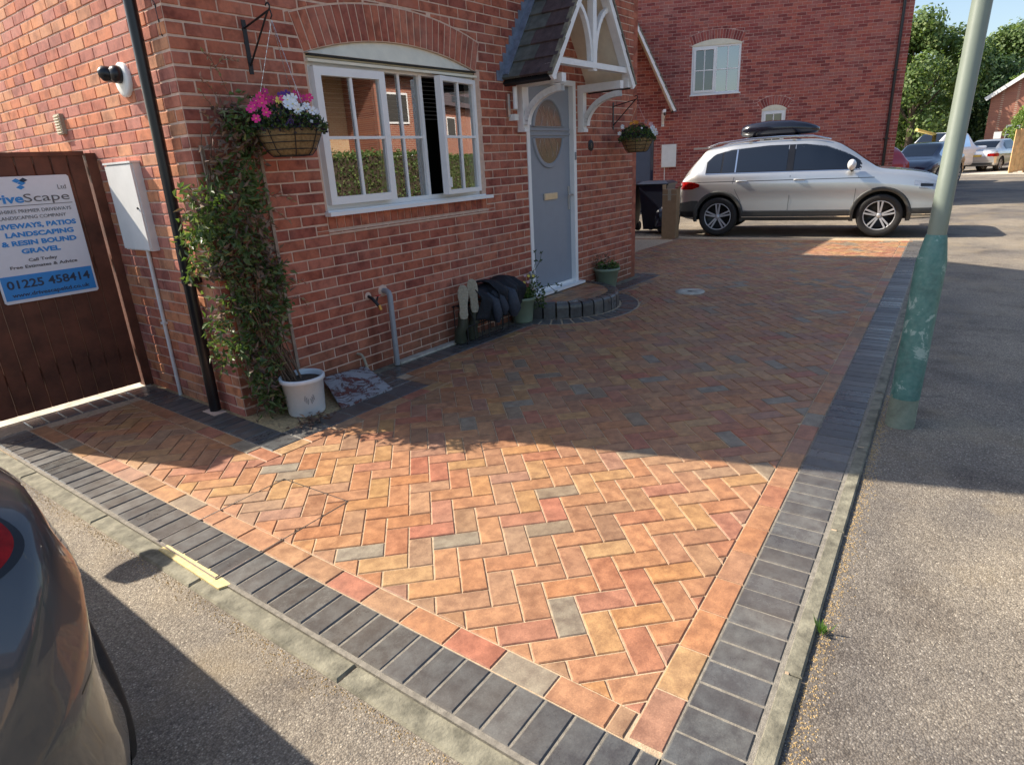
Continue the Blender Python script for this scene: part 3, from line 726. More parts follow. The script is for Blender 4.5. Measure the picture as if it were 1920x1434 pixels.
# ---- door
door = MB(); x0, x1 = DX0+.05, DX1-.055
OC, OH, OV = ((x0+x1)/2, 1.805), .285, .335
def ell(rx, rz, n, c=OC): return [(c[0]+rx*math.cos(2*math.pi*i/n), c[1]+rz*math.sin(2*math.pi*i/n)) for i in range(n)]
FF.box(door, x0, DZ0+.06, -.085, x1, DZ1-.05, -.045)
DOOR = door.build('door', MAT['door'], house)
mb = MB(); FF.box(mb, DX0, DZ0, -.09, DX0+.05, DZ1, .012); FF.box(mb, DX1-.055, DZ0, -.09, DX1, DZ1, .012); FF.box(mb, DX0+.05, DZ1-.05, -.089, DX1-.055, DZ1, .011)
mb.build('door_frame', MAT['upvc'], house)
mb = MB(); FF.box(mb, DX0-.0, DZ0, -.09, DX1+.05, DZ0+.028, .075); mb.build('door_sill', MAT['upvc'], house)
mb = MB(); FF.box(mb, DX0+.05, DZ0+.028, -.09, DX1-.055, DZ0+.058, -.03); mb.build('threshold', MAT['upvc'], house)
def oval_half(zlo, zhi, up):
    n = 24; a0 = math.asin((zlo if up else zhi)/OV) if 1 else 0
    A, B = (math.asin(zlo/OV), math.pi-math.asin(zlo/OV)) if up else (math.pi+math.asin(-zhi/OV), 2*math.pi-math.asin(-zhi/OV))
    return [(A+(B-A)*i/n) for i in range(n+1)]
for up in (True, False):
    an = oval_half(.055, 1, True) if up else oval_half(-1, -.055, False)
    def P(k, t): return (OC[0]+(OH+k)*math.cos(t), OC[1]+(OV+k)*math.sin(t))
    gl = MB(); gl.add([FF(*P(-.03, t), -.040) for t in an], (tuple(range(len(an)))[::1],)); gl.build('pane', MAT['obscure'], DOOR)
    md = MB()
    for prof in ((-.03, -.045, -.036), ):
        for i in range(len(an)):
            t0, t1 = an[i], an[(i+1) % len(an)]
            p = [(P(.022, t0), -.044), (P(.012, t0), -.028), (P(-.022, t0), -.028), (P(-.032, t0), -.042)]
            q = [(P(.022, t1), -.044), (P(.012, t1), -.028), (P(-.022, t1), -.028), (P(-.032, t1), -.042)]
            md.add([FF(*a, h) for a, h in p]+[FF(*a, h) for a, h in q], [(j, j+1, j+5, j+4) for j in range(3)])
    md.build('oval_moulding', MAT['door'], DOOR, recalc=False)
    # leaded pattern
    lm = MB(); s_ = 1 if up else -1
    for k in range(4):
        x = OC[0]-.14+.09*k; lm.tube([FF(x+s_*.03*math.sin(j*.5+k), OC[1]+s_*(.06+j*.028*(1-abs(k-1.5)*.1)), -.038) for j in range(8)], .0018, 4)
    lm.build('leadwork', MAT['steel'], DOOR)
mb = MB()
for zz in (.015, -.03): FF.box(mb, x0+.012, OC[1]+zz, -.046, x1-.012, OC[1]+zz+.018, -.030)
mb.build('rail', MAT['door'], DOOR)
mb = MB(); FF.box(mb, 5.83, 1.135, -.045, 6.08, 1.20, -.030); FF.box(mb, 5.84, 1.145, -.03, 6.07, 1.19, -.024); mb.build('letterbox', MAT['steel'], DOOR)
mb = MB(); FF.box(mb, 6.305, 1.00, -.045, 6.335, 1.25, -.035); mb.tube([FF(6.32, 1.16, -.04), FF(6.32, 1.16, .015), FF(6.22, 1.165, .02)], .009, 8); mb.build('handle', MAT['steel'], DOOR)
mb = MB(); FF.box(mb, 6.375, 1.52, .012, 6.395, 1.60, .024); tag(mb.build('doorbell', MAT['grey_pipe']), 'small grey bell push on white frame of front door', 'doorbell')
# ---- step
step = tag(empty('doorstep', (5.95, -.3, 0)), 'half-round front doorstep edged with charcoal blocks', 'doorstep')
mb = MB(); n = 28; rr = .60
mb.prism([(5.95+rr*math.cos(math.pi+math.pi*i/n), rr*math.sin(math.pi+math.pi*i/n)) for i in range(n+1)], -.02, .142, FG); mb.build('core', MAT['sand_dark'], step)
L = []; halfd = [(5.95+rr*math.cos(math.pi+math.pi*i/n)*.955, rr*math.sin(math.pi+math.pi*i/n)*.955-.004) for i in range(n+1)]
for i in range(-8, 9):
    for j in range(0, 8):
        q = rect(5.95+i*.2055+(.1 if j % 2 else 0), -.1028*(j+1), 5.95+(i+1)*.2055+(.1 if j % 2 else 0), -.1028*j)
        for k in range(n+1):
            q = clip(q, *half(halfd[k], halfd[(k+1) % (n+1)])) if q else q
        q = inset(q, .002) if q else q
        if q and area(q) > .0005: L.append((q, None))
pieces(L, FG, step, 'infill_paver', MAT['paver'], 300, .14, .147, .002, 'infill', 0)
nb = 16
for i in range(nb):
    a0, a1 = math.pi+math.pi*(i+.06)/nb, math.pi+math.pi*(i+.94)/nb; am = (a0+a1)/2; M = Matrix.Translation((5.95, 0, 0)) @ Matrix.Rotation(am, 4, 'Z')
    w0, w1 = .575*math.sin((a1-a0)/2)*.98, .70*math.sin((a1-a0)/2)*.98
    prof = [(.575, .04), (.575, .150), (.66, .152), (.682, .146), (.696, .130), (.70, .105), (.70, -.02)]
    mb = MB(); vs = []
    for r, z in prof:
        w = w0+(w1-w0)*(r-.575)/.125; vs += [M @ Vector((r, -w, z)), M @ Vector((r, w, z))]
    k = len(prof); fs = [(2*j, 2*j+2, 2*j+3, 2*j+1) for j in range(k-1)]+[tuple(2*j for j in range(k))[::-1], tuple(2*j+1 for j in range(k))]
    mb.add(vs, fs); mb.build('edge_block', MAT['paver_edge'], step, recalc=True)
# ---- canopies
def canopy(parent, F, hw, ze, rise, proj, bx, bz, truss=True, tiles=True):
    """F: u along the wall, v up, n outwards, origin under the ridge"""
    sl = math.hypot(hw, rise); st = empty('canopy', parent=None); st.location = F(0, ze); st.parent = parent; st.matrix_parent_inverse = wmat(parent).inverted()
    for sgn in (-1, 1):
        U = (F.u*(-sgn)*hw+F.v*rise).normalized(); NN = (F.u*sgn*rise+F.v*hw).normalized()
        o = F(sgn*hw, ze)
        T = Frame(o, F.n, U, NN)   # a = outwards, b = up the slope, h = normal
        mb = MB(); T.box(mb, .0, .0, -.035, proj-.02, sl, -.005); mb.build('roof_deck', MAT['cream'], st, recalc=True)
        rows = 8; gz = sl/rows
        for r in range(rows):
            nt_ = 3 if r % 2 == 0 else 3; wt = proj/2.6; offs = 0 if r % 2 == 0 else wt/2; a = -offs
            while a < proj-.02:
                b0, b1 = max(a, 0)+.0015, min(a+wt, proj+.02)-.0015; zz = r*gz
                if b1-b0 > .02:
                    mb = MB(); v = []
                    for aa, bb, hh in ((b0, zz-.03, .008), (b1, zz-.03, .008), (b1, zz+gz, -.004), (b0, zz+gz, -.004), (b0, zz-.03, .034), (b1, zz-.03, .034), (b1, zz+gz, .014), (b0, zz+gz, .014)): v.append(T(aa, bb, hh))
                    mb.add(v, ((0,3,2,1),(4,5,6,7),(0,1,5,4),(1,2,6,5),(2,3,7,6),(3,0,4,7)))
                    mb.build('roof_tile', MAT['rtile_green' if b0 < .12 and sgn < 0 else 'rtile'], st, recalc=True)
                a += wt
        mb = MB(); T.box(mb, proj-.015, -.055, -.055, proj+.012, sl+.0, .006); mb.build('bargeboard', MAT['paint_white'], st, recalc=True)
        mb = MB(); T.box(mb, proj-.02, -.05, .0065, proj+.02, sl, .03); mb.build('verge_mortar', MAT['concrete'], st, recalc=True)
        # stepped lead flashing on the wall
        mb = MB(); k = 0; z = ze-.02
        while z < ze+rise+.02:
            x = hw*(1-(z-ze)/rise)
            F.box(mb, sgn*(x+.01), z-.01, .004, sgn*(x+.10), z+.075, .012-.0006*(k % 2)); k += 1; z += .075
        T.box(mb, .0, .0, .03, .075, sl, .045); mb.build('flashing', MAT['lead'], st, recalc=True)
        mb = MB(); T.box(mb, 0, -.055, -.05, proj-.03, -.012, -.012); mb.build('gutter_board', MAT['iron'], st, recalc=True)
        # gallows bracket
        x = sgn*bx; mb = MB(); w = .035
        F.box(mb, x-w, ze-bz, .004, x+w, ze+.0, .075)
        F.box(mb, x-w, ze-.075, .075, x+w, ze-.001, proj-.02)
        F.box(mb, x-w*1.15, ze-bz-.035, .002, x+w*1.15, ze-bz-.001, .09)
        n = 12; prof = []
        for i in range(n+1):
            t = math.pi/2*i/n; prof.append((.065+(proj-.10)*(1-math.cos(t)), ze-bz+.03+(bz-.12)*math.sin(t)))
        for i in range(n):
            (p0, q0), (p1, q1) = prof[i], prof[i+1]
            d = Vector((p1-p0, q1-q0)).normalized(); nn = Vector((-d.y, d.x))*.055
            v = [F(x+e, qq, pp) for e in (-w*.8, w*.8) for pp, qq in ((p0, q0), (p1, q1), (p1-nn.x*-1*-1, q1-nn.y*-1*-1), (p0+nn.x*-1, q0+nn.y*-1))]
            mb.add(v, ((0,1,2,3),(7,6,5,4),(0,4,5,1),(2,6,7,3)))
        mb.build('bracket', MAT['paint_white'], st, recalc=True)
    if truss:
        h = proj-.045
        def bd(name, pts, w, t=.05, hh=h):
            mb = MB()
            for i in range(len(pts)-1): mb.bar(F(*pts[i], hh), F(*pts[i+1], hh), w, t, up=tuple(F.n))
            mb.build(name, MAT['paint_white'], st)
        bd('tie_beam', [(-hw+.13, ze+.095), (hw-.13, ze+.095)], .05, .075)
        bd('king_post', [(0, ze+.05), (0, ze+rise-.03)], .065, .062)
        for s_ in (-1, 1):
            bd('rafter', [(s_*(hw-.04), ze+.01), (0, ze+rise-.055)], .045, .07, h+.003)
            cv = []
            for i in range(9):
                t = i/8; a = math.pi/2*t; cv.append((s_*(.035+.29*(1-math.cos(a))), ze+.13+.50*math.sin(a)*.95))
            bd('curved_brace', cv, .04, .045, h-.004)
            mb = MB(); F.box(mb, s_*(hw-.05)-.035, ze-.06, proj-.09, s_*(hw-.05)+.035, ze+.065, proj-.016); mb.build('purlin_end', MAT['paint_white'], st, recalc=True)
    mb = MB(); mb.bar(F(0, ze+rise+.03, 0), F(0, ze+rise+.03, proj+.02), .12, .05); mb.build('ridge_tile', MAT['rtile'], st)
    return st
canopy(house, Frame((5.95, 0, 0), (1, 0, 0), (0, 0, 1), (0, -1, 0)), .755, 2.265, 1.08, .54, .545, .43)
# unseen block, added and shaped to shade the far end of the drive
mb = MB(); mb.prism([(8.55, 0), (11.55, 0), (11.55, 2.8), (10.85, 4.2), (8.55, 4.2)], -6, 0, Frame((0, 3.0, 0), (1, 0, 0), (0, 0, 1), (0, -1, 0)))
tag(mb.build('garage', MAT['brick'], recalc=True), 'brick garage block behind far end of the house', 'garage')
# ------------------------------------------------------------------ fixtures on the side wall
def P3(*a): return Vector(a)
dp = tag(empty('downpipe', (2.095, .29, 0)), 'black plastic downpipe down the sunlit side wall near its corner', 'downpipe')
def dpx(z): return (2.092, .295-.027*z, z)
mb = MB(); mb.tube([dpx(-.01), dpx(1.13)], .037, 16); mb.build('pipe', MAT['black_plastic'], dp)
mb = MB(); mb.tube([dpx(1.12), dpx(EAVE-.1)], .034, 16); mb.build('pipe', MAT['black_plastic'], dp)
for z in (.92, 2.75):
    mb = MB(); x, y, _ = dpx(z); mb.tube([dpx(z-.022), dpx(z+.022)], .043, 16); mb.box(x-.01, y-.075, z-.02, HX-.002, y+.075, z+.02); mb.tube([(x, y-.062, z), (x-.03, y-.062, z)], .008, 6); mb.build('bracket', MAT['black_plastic'], dp)
mb = MB(); mb.box(2.03, .20, -.02, 2.12, .36, .004); tag(mb.build('concrete_collar', MAT['mortar'], dp))
wp = tag(empty('conduit', (2.13, .87, 0)), 'thin white plastic conduit below the meter box on side wall', 'conduit')
mb = MB(); mb.tube([(2.132, .89, -.01), (2.132, .86, 1.09)], .0135, 10); mb.build('pipe', MAT['meter'], wp)
mb = MB(); mb.box(2.115, .852, .55, HX-.001, .898, .565); mb.build('clip', MAT['meter'], wp)
mt = tag(empty('meter_box', (2.11, .90, 1.38)), 'white meter box cabinet on side wall above gate level', 'meter box')
mb = MB(); mb.box(2.098, .698, 1.085, HX-.001, 1.112, 1.655); mb.box(2.080, .690, 1.656, HX-.001, 1.12, 1.668); mb.build('case', MAT['meter'], mt)
mb = MB(); mb.box(2.084, .705, 1.095, 2.098, 1.105, 1.645); mb.build('door', MAT['meter'], mt)
mb = MB(); mb.tube([(2.083, .735, 1.37), (2.077, .735, 1.37)], .008, 8); mb.build('lock', MAT['iron'], mt)
vn = tag(empty('air_vent', (2.14, 1.82, 1.97)), 'small cream louvred air vent high on the side wall', 'vent')
mb = MB(); mb.box(2.118, 1.765, 1.90, HX-.001, 1.875, 2.04); mb.build('frame', MAT['sole'], vn)
for k in range(7):
    mb = MB(); mb.bar((2.114, 1.775, 1.912+k*.019), (2.114, 1.865, 1.912+k*.019), .010, .006); mb.build('slat', MAT['cream'], vn)
sec = tag(empty('security_light', (2.12, .64, 2.14)), 'round-backed security light with black sensor on side wall', 'security light')
Mx = Matrix.Translation((HX-.001, .635, 2.14)) @ Matrix.Rotation(-math.pi/2, 4, 'Y')
mb = MB(); mb.lathe([(.0, .03), (.085, .028), (.10, .018), (.10, 0)], 24, Mx); mb.build('back_plate', MAT['meter'], sec)
mb = MB(); mb.lathe([(.0, .085), (.035, .08), (.05, .06), (.052, .03), (.05, .028)], 20, Mx @ Matrix.Translation((.03, 0, 0))); mb.build('lens', MAT['black_plastic'], sec)
mb = MB(); mb.tube([(2.12, .66, 2.15), (2.075, .685, 2.175), (2.05, .70, 2.18), (2.03, .71, 2.178)], [.03, .046, .044, .02], 16); mb.build('sensor_head', MAT['black_plastic'], sec)
cb = MB(); cb.tube([(HX-.004, .46, 2.75), (HX-.004, .30, 2.68), (HX-.004, .16, 2.55), (HX-.004, .06, 2.47), (HX-.004, .05, 2.30)], .0035, 6)
tag(cb.build('cable', MAT['iron']), 'thin black cable running down side wall behind the downpipe', 'cable')
# ------------------------------------------------------------------ gate and sign
gate = tag(empty('garden_gate', (1.55, 1.4, 0)), 'dark red-brown vertical board garden gate beside the house', 'gate')
rg = random.Random(11); xs = [1.03+i*.1035 for i in range(11)]
for i in range(10):
    mb = MB(); x0, x1 = xs[i]+.0015, xs[i+1]-.0015; yy = 1.372+rg.uniform(-.0015, .0015)
    vs = [(x0, yy+.006, .036), (x0+.006, yy, .036), (x1-.006, yy, .036), (x1, yy+.006, .036), (x1, yy+.022, .036), (x0, yy+.022, .036)]
    vs += [(a, b, 1.735) for a, b, c in vs]; mb.add(vs, [(k, (k+1) % 6, (k+1) % 6+6, k+6) for k in range(6)]+[tuple(range(6))[::-1], tuple(range(6, 12))])
    mb.build('board', MAT['wood_gate'], gate)
mb = MB(); mb.box(1.015, 1.362, 1.735, 2.07, 1.43, 1.762); mb.build('cap_rail', MAT['wood_gate'], gate)
for z in (.25, .95, 1.6):
    mb = MB(); mb.box(1.03, 1.396, z, 2.065, 1.43, z+.09); mb.build('rail', MAT['wood_gate'], gate)
for nm, a, b in (('wooden gate post between gate boards and house wall', 2.078, HX-.004), ('thick wooden gate post at the street end of gate', .905, 1.022)):
    mb = MB(); mb.box(a, 1.365, -.03, b, 1.45, 1.748 if a > 2 else 1.80); mb.add([], [])
    tag(mb.build('gate_post', MAT['wood_gate']), nm, 'post', 'posts either side of the gate')
sg = tag(empty('sign_board', (1.65, 1.355, 1.2)), 'white and blue driveway company sign screwed to the gate', 'sign')
mb = MB(); mb.prism([(1.36, .812), (1.372, .80), (1.921, .80), (1.933, .812), (1.933, 1.60), (1.921, 1.612), (1.372, 1.612), (1.36, 1.60)], 0, .012, Frame((0, 1.362, 0), (1, 0, 0), (0, 0, 1), (0, -1, 0)), .001)
mb.build('panel', MAT['signwhite'], sg)
FSG = Frame((0, 1.3495, 0), (1, 0, 0), (0, 0, 1), (0, -1, 0))
mb = MB(); FSG.box(mb, 1.372, .822, 0, 1.921, .982, .0012); mb.build('phone_band', MAT['signblue'], sg)
def text(body, x, z, h, mat, bold=0, w=None, align='CENTER', parent=None):
    cu = bpy.data.curves.new('lettering', 'FONT'); cu.body = body; cu.size = h/.72; cu.align_x = align; cu.extrude = .0006; cu.offset = bold
    o = bpy.data.objects.new('lettering', cu); COL.objects.link(o); o.parent = parent; o.matrix_parent_inverse = wmat(parent).inverted()
    cu.materials.append(MAT[mat]); cu.resolution_u = 3
    bpy.context.view_layer.update(); me = bpy.data.meshes.new_from_object(o.evaluated_get(bpy.context.evaluated_depsgraph_get())); me.name = 'lettering'
    bpy.data.objects.remove(o); o = link('lettering', me, parent)
    o.location = (x, 1.3478, z-h/2); o.rotation_euler = (math.pi/2, 0, 0)
    xs_ = [v.co.x for v in me.vertices]
    if w: o.scale.x = w/(max(xs_)-min(xs_))
    return o
cx = 1.645
text('Drive', 1.395, 1.475, .056, 'signblue', .0022, .235, 'LEFT', sg); text('Scape', 1.632, 1.475, .054, 'signgrey', 0, .268, 'LEFT', sg)
text('Ltd', 1.875, 1.535, .030, 'signgrey', 0, None, 'CENTER', sg)
mb = MB(); FSG.box(mb, 1.385, 1.425, 0, 1.915, 1.429, .0010); mb.build('rule', MAT['signgrey'], sg)
text('WILTSHIRES PREMIER DRIVEWAYS', cx+.003, 1.393, .023, 'signgrey', 0, .50, 'CENTER', sg)
text('& LANDSCAPING COMPANY', cx, 1.352, .023, 'signgrey', 0, .42, 'CENTER', sg)
text('DRIVEWAYS, PATIOS', cx+.003, 1.300, .031, 'signblue', .0018, .51, 'CENTER', sg)
text('LANDSCAPING', cx+.03, 1.245, .031, 'signblue', .0018, .40, 'CENTER', sg)
text('& RESIN BOUND', cx+.015, 1.190, .031, 'signblue', .0018, .44, 'CENTER', sg)
text('GRAVEL', cx+.005, 1.135, .031, 'signblue', .0018, .23, 'CENTER', sg)
text('Call Today', cx, 1.075, .020, 'signgrey', .0006, .17, 'CENTER', sg)
text('Free Estimates & Advice', cx, 1.035, .020, 'signgrey', .0006, .40, 'CENTER', sg)
text('01225 458414', cx+.003, .925, .055, 'signnavy', .0016, .50, 'CENTER', sg)
text('www.drivescapeltd.co.uk', cx, .855, .026, 'signnavy', .0008, .47, 'CENTER', sg)
for dx, dz, m_ in ((-.022, .012, 'signblue'), (.004, -.004, 'signblue'), (-.008, -.030, 'signblue'), (.018, .014, 'signnavy')):
    mb = MB(); q = [(cx+dx-.024, 1.572+dz), (cx+dx, 1.558+dz), (cx+dx+.026, 1.572+dz), (cx+dx+.002, 1.588+dz)]
    mb.prism(q if area(q) > 0 else q[::-1], 0, .0012, FSG); mb.build('logo_chevron', MAT[m_], sg)
# ------------------------------------------------------------------ plants
def leafq(mb, p, d, l, w, n=None, mi=0):
    d = d.normalized(); n = Vector((random.gauss(0, 1), random.gauss(0, 1), random.gauss(.6, 1))) if n is None else n
    s = d.cross(n); s = s.normalized() if s.length > 1e-4 else Vector((1, 0, 0)); up = s.cross(d).normalized()
    m = p+d*l*.45; t = p+d*l-up*l*.12
    mb.add([p, m+s*w+up*w*.35, t, m-s*w+up*w*.35], ((0, 1, 2), (0, 2, 3)), mi)
rg = random.Random(5); random.seed(21)
cl = tag(empty('climbing_plant', (2.42, -.28, .2)), 'tall leafy evergreen climber trained up a trellis at house corner', 'climber')
env = [(1.93, 2.50, .06, .8), (1.85, 2.42, .13, 1.1), (1.72, 2.38, .17, 1.1), (1.55, 2.34, .18, 1.1), (1.38, 2.31, .20, .85), (1.22, 2.29, .21, .7), (1.05, 2.30, .20, .9), (.90, 2.37, .25, 1.25), (.76, 2.38, .24, 1.1), (.62, 2.35, .21, .7), (.50, 2.32, .21, .7), (.38, 2.30, .20, .8), (.26, 2.29, .18, .9), (.14, 2.29, .15, .9), (.03, 2.31, .14, .7)]
def envat(z):
    zs = [e[0] for e in env][::-1]
    return [float(np.interp(z, zs, [e[k] for e in env][::-1]))*((.86 if z > .95 else .74) if k == 2 else 1) for k in (1, 2, 3)]
lf = MB(); dr = MB()
clumps = []
for i in range(340):
    z = rg.uniform(.02, 1.95); xc, w, den = envat(z)
    if rg.random() > den/1.25: continue
    a = rg.uniform(-1, 1); x = xc+a*w; y = -.05-rg.random()*.17*(1-.5*abs(a))-.06*(z < .4)
    if x < HX-.03: y = rg.uniform(-.12, .10)
    clumps.append((x, y, z))
for i in range(55):
    z = rg.choice([rg.uniform(.95, 1.45), rg.uniform(.30, .80), rg.uniform(.95, 1.45)]); clumps.append((rg.uniform(2.02, 2.17), rg.uniform(-.14, .07), z))
for (x, y, z) in clumps:
    n_ = rg.randint(9, 17); dry = rg.random() < (.36 if .95 < z < 1.5 or z < .55 else .12) or (z > 1.62 and rg.random() < .5)
    for k in range(n_):
        p = Vector((x+rg.gauss(0, .032), y+rg.gauss(0, .026), z+rg.gauss(0, .035)))
        if p.x > HX-.01: p.y = min(p.y, -.012)
        d = Vector((rg.gauss(0, 1), rg.gauss(-.7, .7), rg.gauss(-.15, .8)))
        leafq(dr if dry else lf, p, d, rg.uniform(.035, .078), rg.uniform(.008, .016))
lf.build('foliage', MAT['leaf'], cl)['kind'] = 'stuff'; dr.build('dry_foliage', MAT['leaf_dry'], cl)['kind'] = 'stuff'
for k in range(26):
    mb = MB(); x, y = 2.42+rg.uniform(-.08, .06), -.26+rg.uniform(-.05, .06); pts = [(x, y, .18)]; z = .18; top = rg.uniform(.7, 1.9)
    while z < top:
        z += rg.uniform(.06, .14); xc, w, _ = envat(z); f_ = min(1, (z-.18)/.5)
        tx = xc+w*.75*math.sin(k*1.7); x += (tx-x)*.35*f_+rg.gauss(0, .016); y += (-.06-y)*.25+rg.gauss(0, .008); pts.append((x, min(y, -.015), z))
    if len(pts) > 2: mb.tube(pts, [.006*(1-.6*i/len(pts)) for i in range(len(pts))], 5); mb.build('stem', MAT['stem'], cl)
# long free shoots: some carry pale pink new leaves against the bricks, some reach past the corner into the sun
sp = MB(); ss = MB()
for k, (a, b) in enumerate([((2.45, -.04, 1.95), (2.33, -.05, 2.22)), ((2.40, -.04, 1.9), (2.28, -.04, 2.08)), ((2.38, -.04, 1.8), (2.26, -.04, 2.0)), ((2.36, -.05, 1.75), (2.22, -.04, 1.9)), ((2.33, -.04, 2.12), (2.50, -.05, 2.19)),
                            ((2.55, -.06, 1.40), (2.74, -.05, 1.36)), ((2.55, -.06, 1.32), (2.68, -.05, 1.24)), ((2.60, -.06, .82), (2.74, -.05, .80)), ((2.60, -.06, .72), (2.72, -.06, .66)),
                            ((2.20, -.05, 1.25), (1.98, -.02, 1.18)), ((2.18, -.04, 1.15), (1.96, -.05, 1.22)), ((2.18, -.08, 1.0), (2.0, -.10, 1.08)), ((2.16, -.08, .66), (1.99, -.05, .62)), ((2.16, -.06, .5), (2.0, -.04, .55)), ((2.15, -.1, .45), (1.98, -.12, .36)), ((2.2, -.1, 1.35), (2.02, -.14, 1.42))]):
    a, b = Vector(a), Vector(b); n_ = 7; pts = [a.lerp(b, i/n_)+Vector((rg.gauss(0, .006), rg.gauss(0, .004), rg.gauss(0, .008)+.03*math.sin(i/n_*3.1))) for i in range(n_+1)]
    ss.tube(pts, .0018, 4)
    for i in range(1, n_+1):
        for _ in range(2 if k < 9 else 4):
            d = (b-a).normalized()+Vector((rg.gauss(0, .7), rg.gauss(-.3, .4), rg.gauss(0, .6))); leafq(sp if k < 9 else lf, pts[i], d, rg.uniform(.02, .045), rg.uniform(.004, .009))
sp.build('pale_shoots', leafmat('pale_leaf', [(.40,.20,.16), (.50,.30,.24), (.28,.30,.14)]), cl)['kind'] = 'stuff'
x2 = MB(); x2.v, x2.f, x2.mi, x2.sm = lf.v, lf.f, lf.mi, lf.sm
ss.build('shoots', MAT['stem'], cl)['kind'] = 'stuff'
for o in list(COL.objects):
    if o.name.startswith('foliage') and o.parent == cl: bpy.data.objects.remove(o)
lf.build('foliage', MAT['leaf'], cl)['kind'] = 'stuff'
tr = tag(empty('trellis', (2.42, -.03, .2)), 'weathered grey diamond trellis behind the climber', 'trellis')
for a, b in (((2.585, -.028, .15), (2.575, -.028, 1.72)), ((2.22, -.028, .15), (2.20, -.028, 1.72))):
    mb = MB(); mb.bar(a, b, .022, .014, up=(0, 1, 0)); mb.build('upright', MAT['wood_raw'], tr)
for i in range(9):
    z = .25+i*.16
    for (za, zb, y) in ((z, z+.37, -.020), (z+.37, z, -.0115)):
        if zb < 1.72 and za < 1.72:
            mb = MB(); mb.bar((2.215, y, za), (2.58, y, zb), .018, .007, up=(0, 1, 0)); mb.build('lath', MAT['wood_raw'], tr)
def pot(name, label, loc, rb, rt, h, mat, cat='plant pot', rim=.012, emb=False, group=None):
    t = tag(empty(name, loc), label, cat, group); M = Matrix.Translation(loc)
    mb = MB(); mb.lathe([(0, .004), (rb*.96, .0), (rb, .012), (rb+(rt-rb)*.9, h-.035), (rt+rim*.3, h-.033), (rt+rim, h-.028), (rt+rim, h-.006), (rt+rim*.6, h), (rt, h), (rt-.006, h-.01), (rt-.012, h-.05)], 36, M); mb.build('body', mat, t)
    mb = MB(); mb.lathe([(0, h-.028), (rt-.011, h-.034)], 24, M); mb.build('soil', MAT['soil'], t)
    if emb:
        e = MB()
        for k in range(3):
            for s_ in (-1, 1):
                a0 = math.atan2(-3.89+.3-loc[1]+.3, CP[0]-loc[0])+.28+s_*.07*(k+.6)
                pts = []
                for j in range(7):
                    a = a0+s_*.05*math.sin(j*.9); z = h*.42+.012*k+.02*math.cos(j*1.1); r = rb+(rt-rb)*z/h*.95+.001; pts.append(M @ Vector((r*math.cos(a+j*.012*s_), r*math.sin(a+j*.012*s_), z)))
                e.tube(pts, .0016, 5)
        e.build('embossed_motif', MAT['grey_pipe'], t)
    return t
pot('plant_pot', 'white glazed pot holding climber stems beside the house corner', (2.425, -.305, 0), .122, .138, .262, MAT['pot_white'], emb=True)
# fallen shoots at the pot's foot
mb = MB()
for k in range(90):
    p = Vector((2.32+rg.gauss(0, .07), -.50+rg.gauss(0, .045), .004+abs(rg.gauss(0, .02)))); leafq(mb, p, Vector((rg.gauss(0, 1), rg.gauss(0, 1), .2)), rg.uniform(.02, .05), .008)
tag(mb.build('leaf_litter', MAT['leaf_dry']), kind='stuff')
# flaking painted board
m, nt, b = newmat('flaking_paint'); p = pos(nt); n_ = noise(nt, p, 9, 6, .8, .8)
nt.links.new(ramp(nt, n_, [(.40, (.17,.05,.04)), (.465, (.10,.06,.05)), (.48, (.33,.33,.34)), (.7, (.42,.42,.42))]), b.inputs['Base Color']); b.inputs['Roughness'].default_value = .8
bump(nt, b, ramp(nt, n_, [(.49, (0, 0, 0)), (.52, (1, 1, 1))]), .6, .004)
mb = MB(); q = [Vector((2.57, -.49, .012)), Vector((3.03, -.492, .012)), Vector((3.16, -.05, .075)), Vector((2.76, -.04, .095))]
mb.add(q+[v-Vector((0, 0, .016)) for v in q], ((0, 1, 2, 3), (7, 6, 5, 4), (0, 4, 5, 1), (1, 5, 6, 2), (2, 6, 7, 3), (3, 7, 4, 0)))
tag(mb.build('wooden_board', m), 'flat board with flaking white and red paint lying beside white pot', 'board')
# pipes on the front wall
mb = MB(); mb.tube([(3.465, .02, .615), (3.465, -.05, .615), (3.462, -.075, .605), (3.46, -.088, .58), (3.452, -.092, .01)], .0225, 14)
wt = tag(empty('waste_pipe', (3.46, -.05, 0)), 'grey waste pipe bending down the front wall to ground', 'pipe'); mb.build('pipe', MAT['grey_pipe'], wt)
mb = MB(); mb.lathe([(.0, .012), (.045, .01), (.05, 0)], 16, Matrix.Translation((3.465, 0, .615)) @ Matrix.Rotation(math.pi/2, 4, 'X')); mb.build('mortar_collar', MAT['mortar'], wt)
mb = MB(); mb.tube([(3.135, .01, .175), (3.135, -.045, .175), (3.145, -.06, .15), (3.165, -.07, .03)], .011, 10)
tag(mb.build('overflow_pipe', MAT['sole']), 'short thin overflow pipe low on wall above the board', 'pipe')
tp = tag(empty('water_tap', (3.32, -.05, .55)), 'brass outdoor water tap fixed on the front wall', 'tap')
mb = MB(); mb.lathe([(.0, .01), (.03, .008), (.034, 0)], 14, Matrix.Translation((3.31, 0, .60)) @ Matrix.Rotation(math.pi/2, 4, 'X')); mb.build('flange', MAT['mortar'], tp)
mb = MB(); mb.tube([(3.31, .0, .60), (3.31, -.05, .585), (3.315, -.085, .555), (3.33, -.10, .52)], [.012, .013, .013, .011], 10); mb.tube([(3.33, -.075, .555), (3.345, -.08, .60)], .007, 8); mb.build('body', MAT['iron'], tp)
mb = MB(); mb.tube([(3.33, -.10, .535), (3.337, -.104, .495)], .014, 10); mb.build('spout', MAT['brass'], tp)
mb = MB(); mb.bar((3.325, -.08, .603), (3.37, -.082, .605), .012, .008); mb.build('lever', MAT['red_car'], tp)
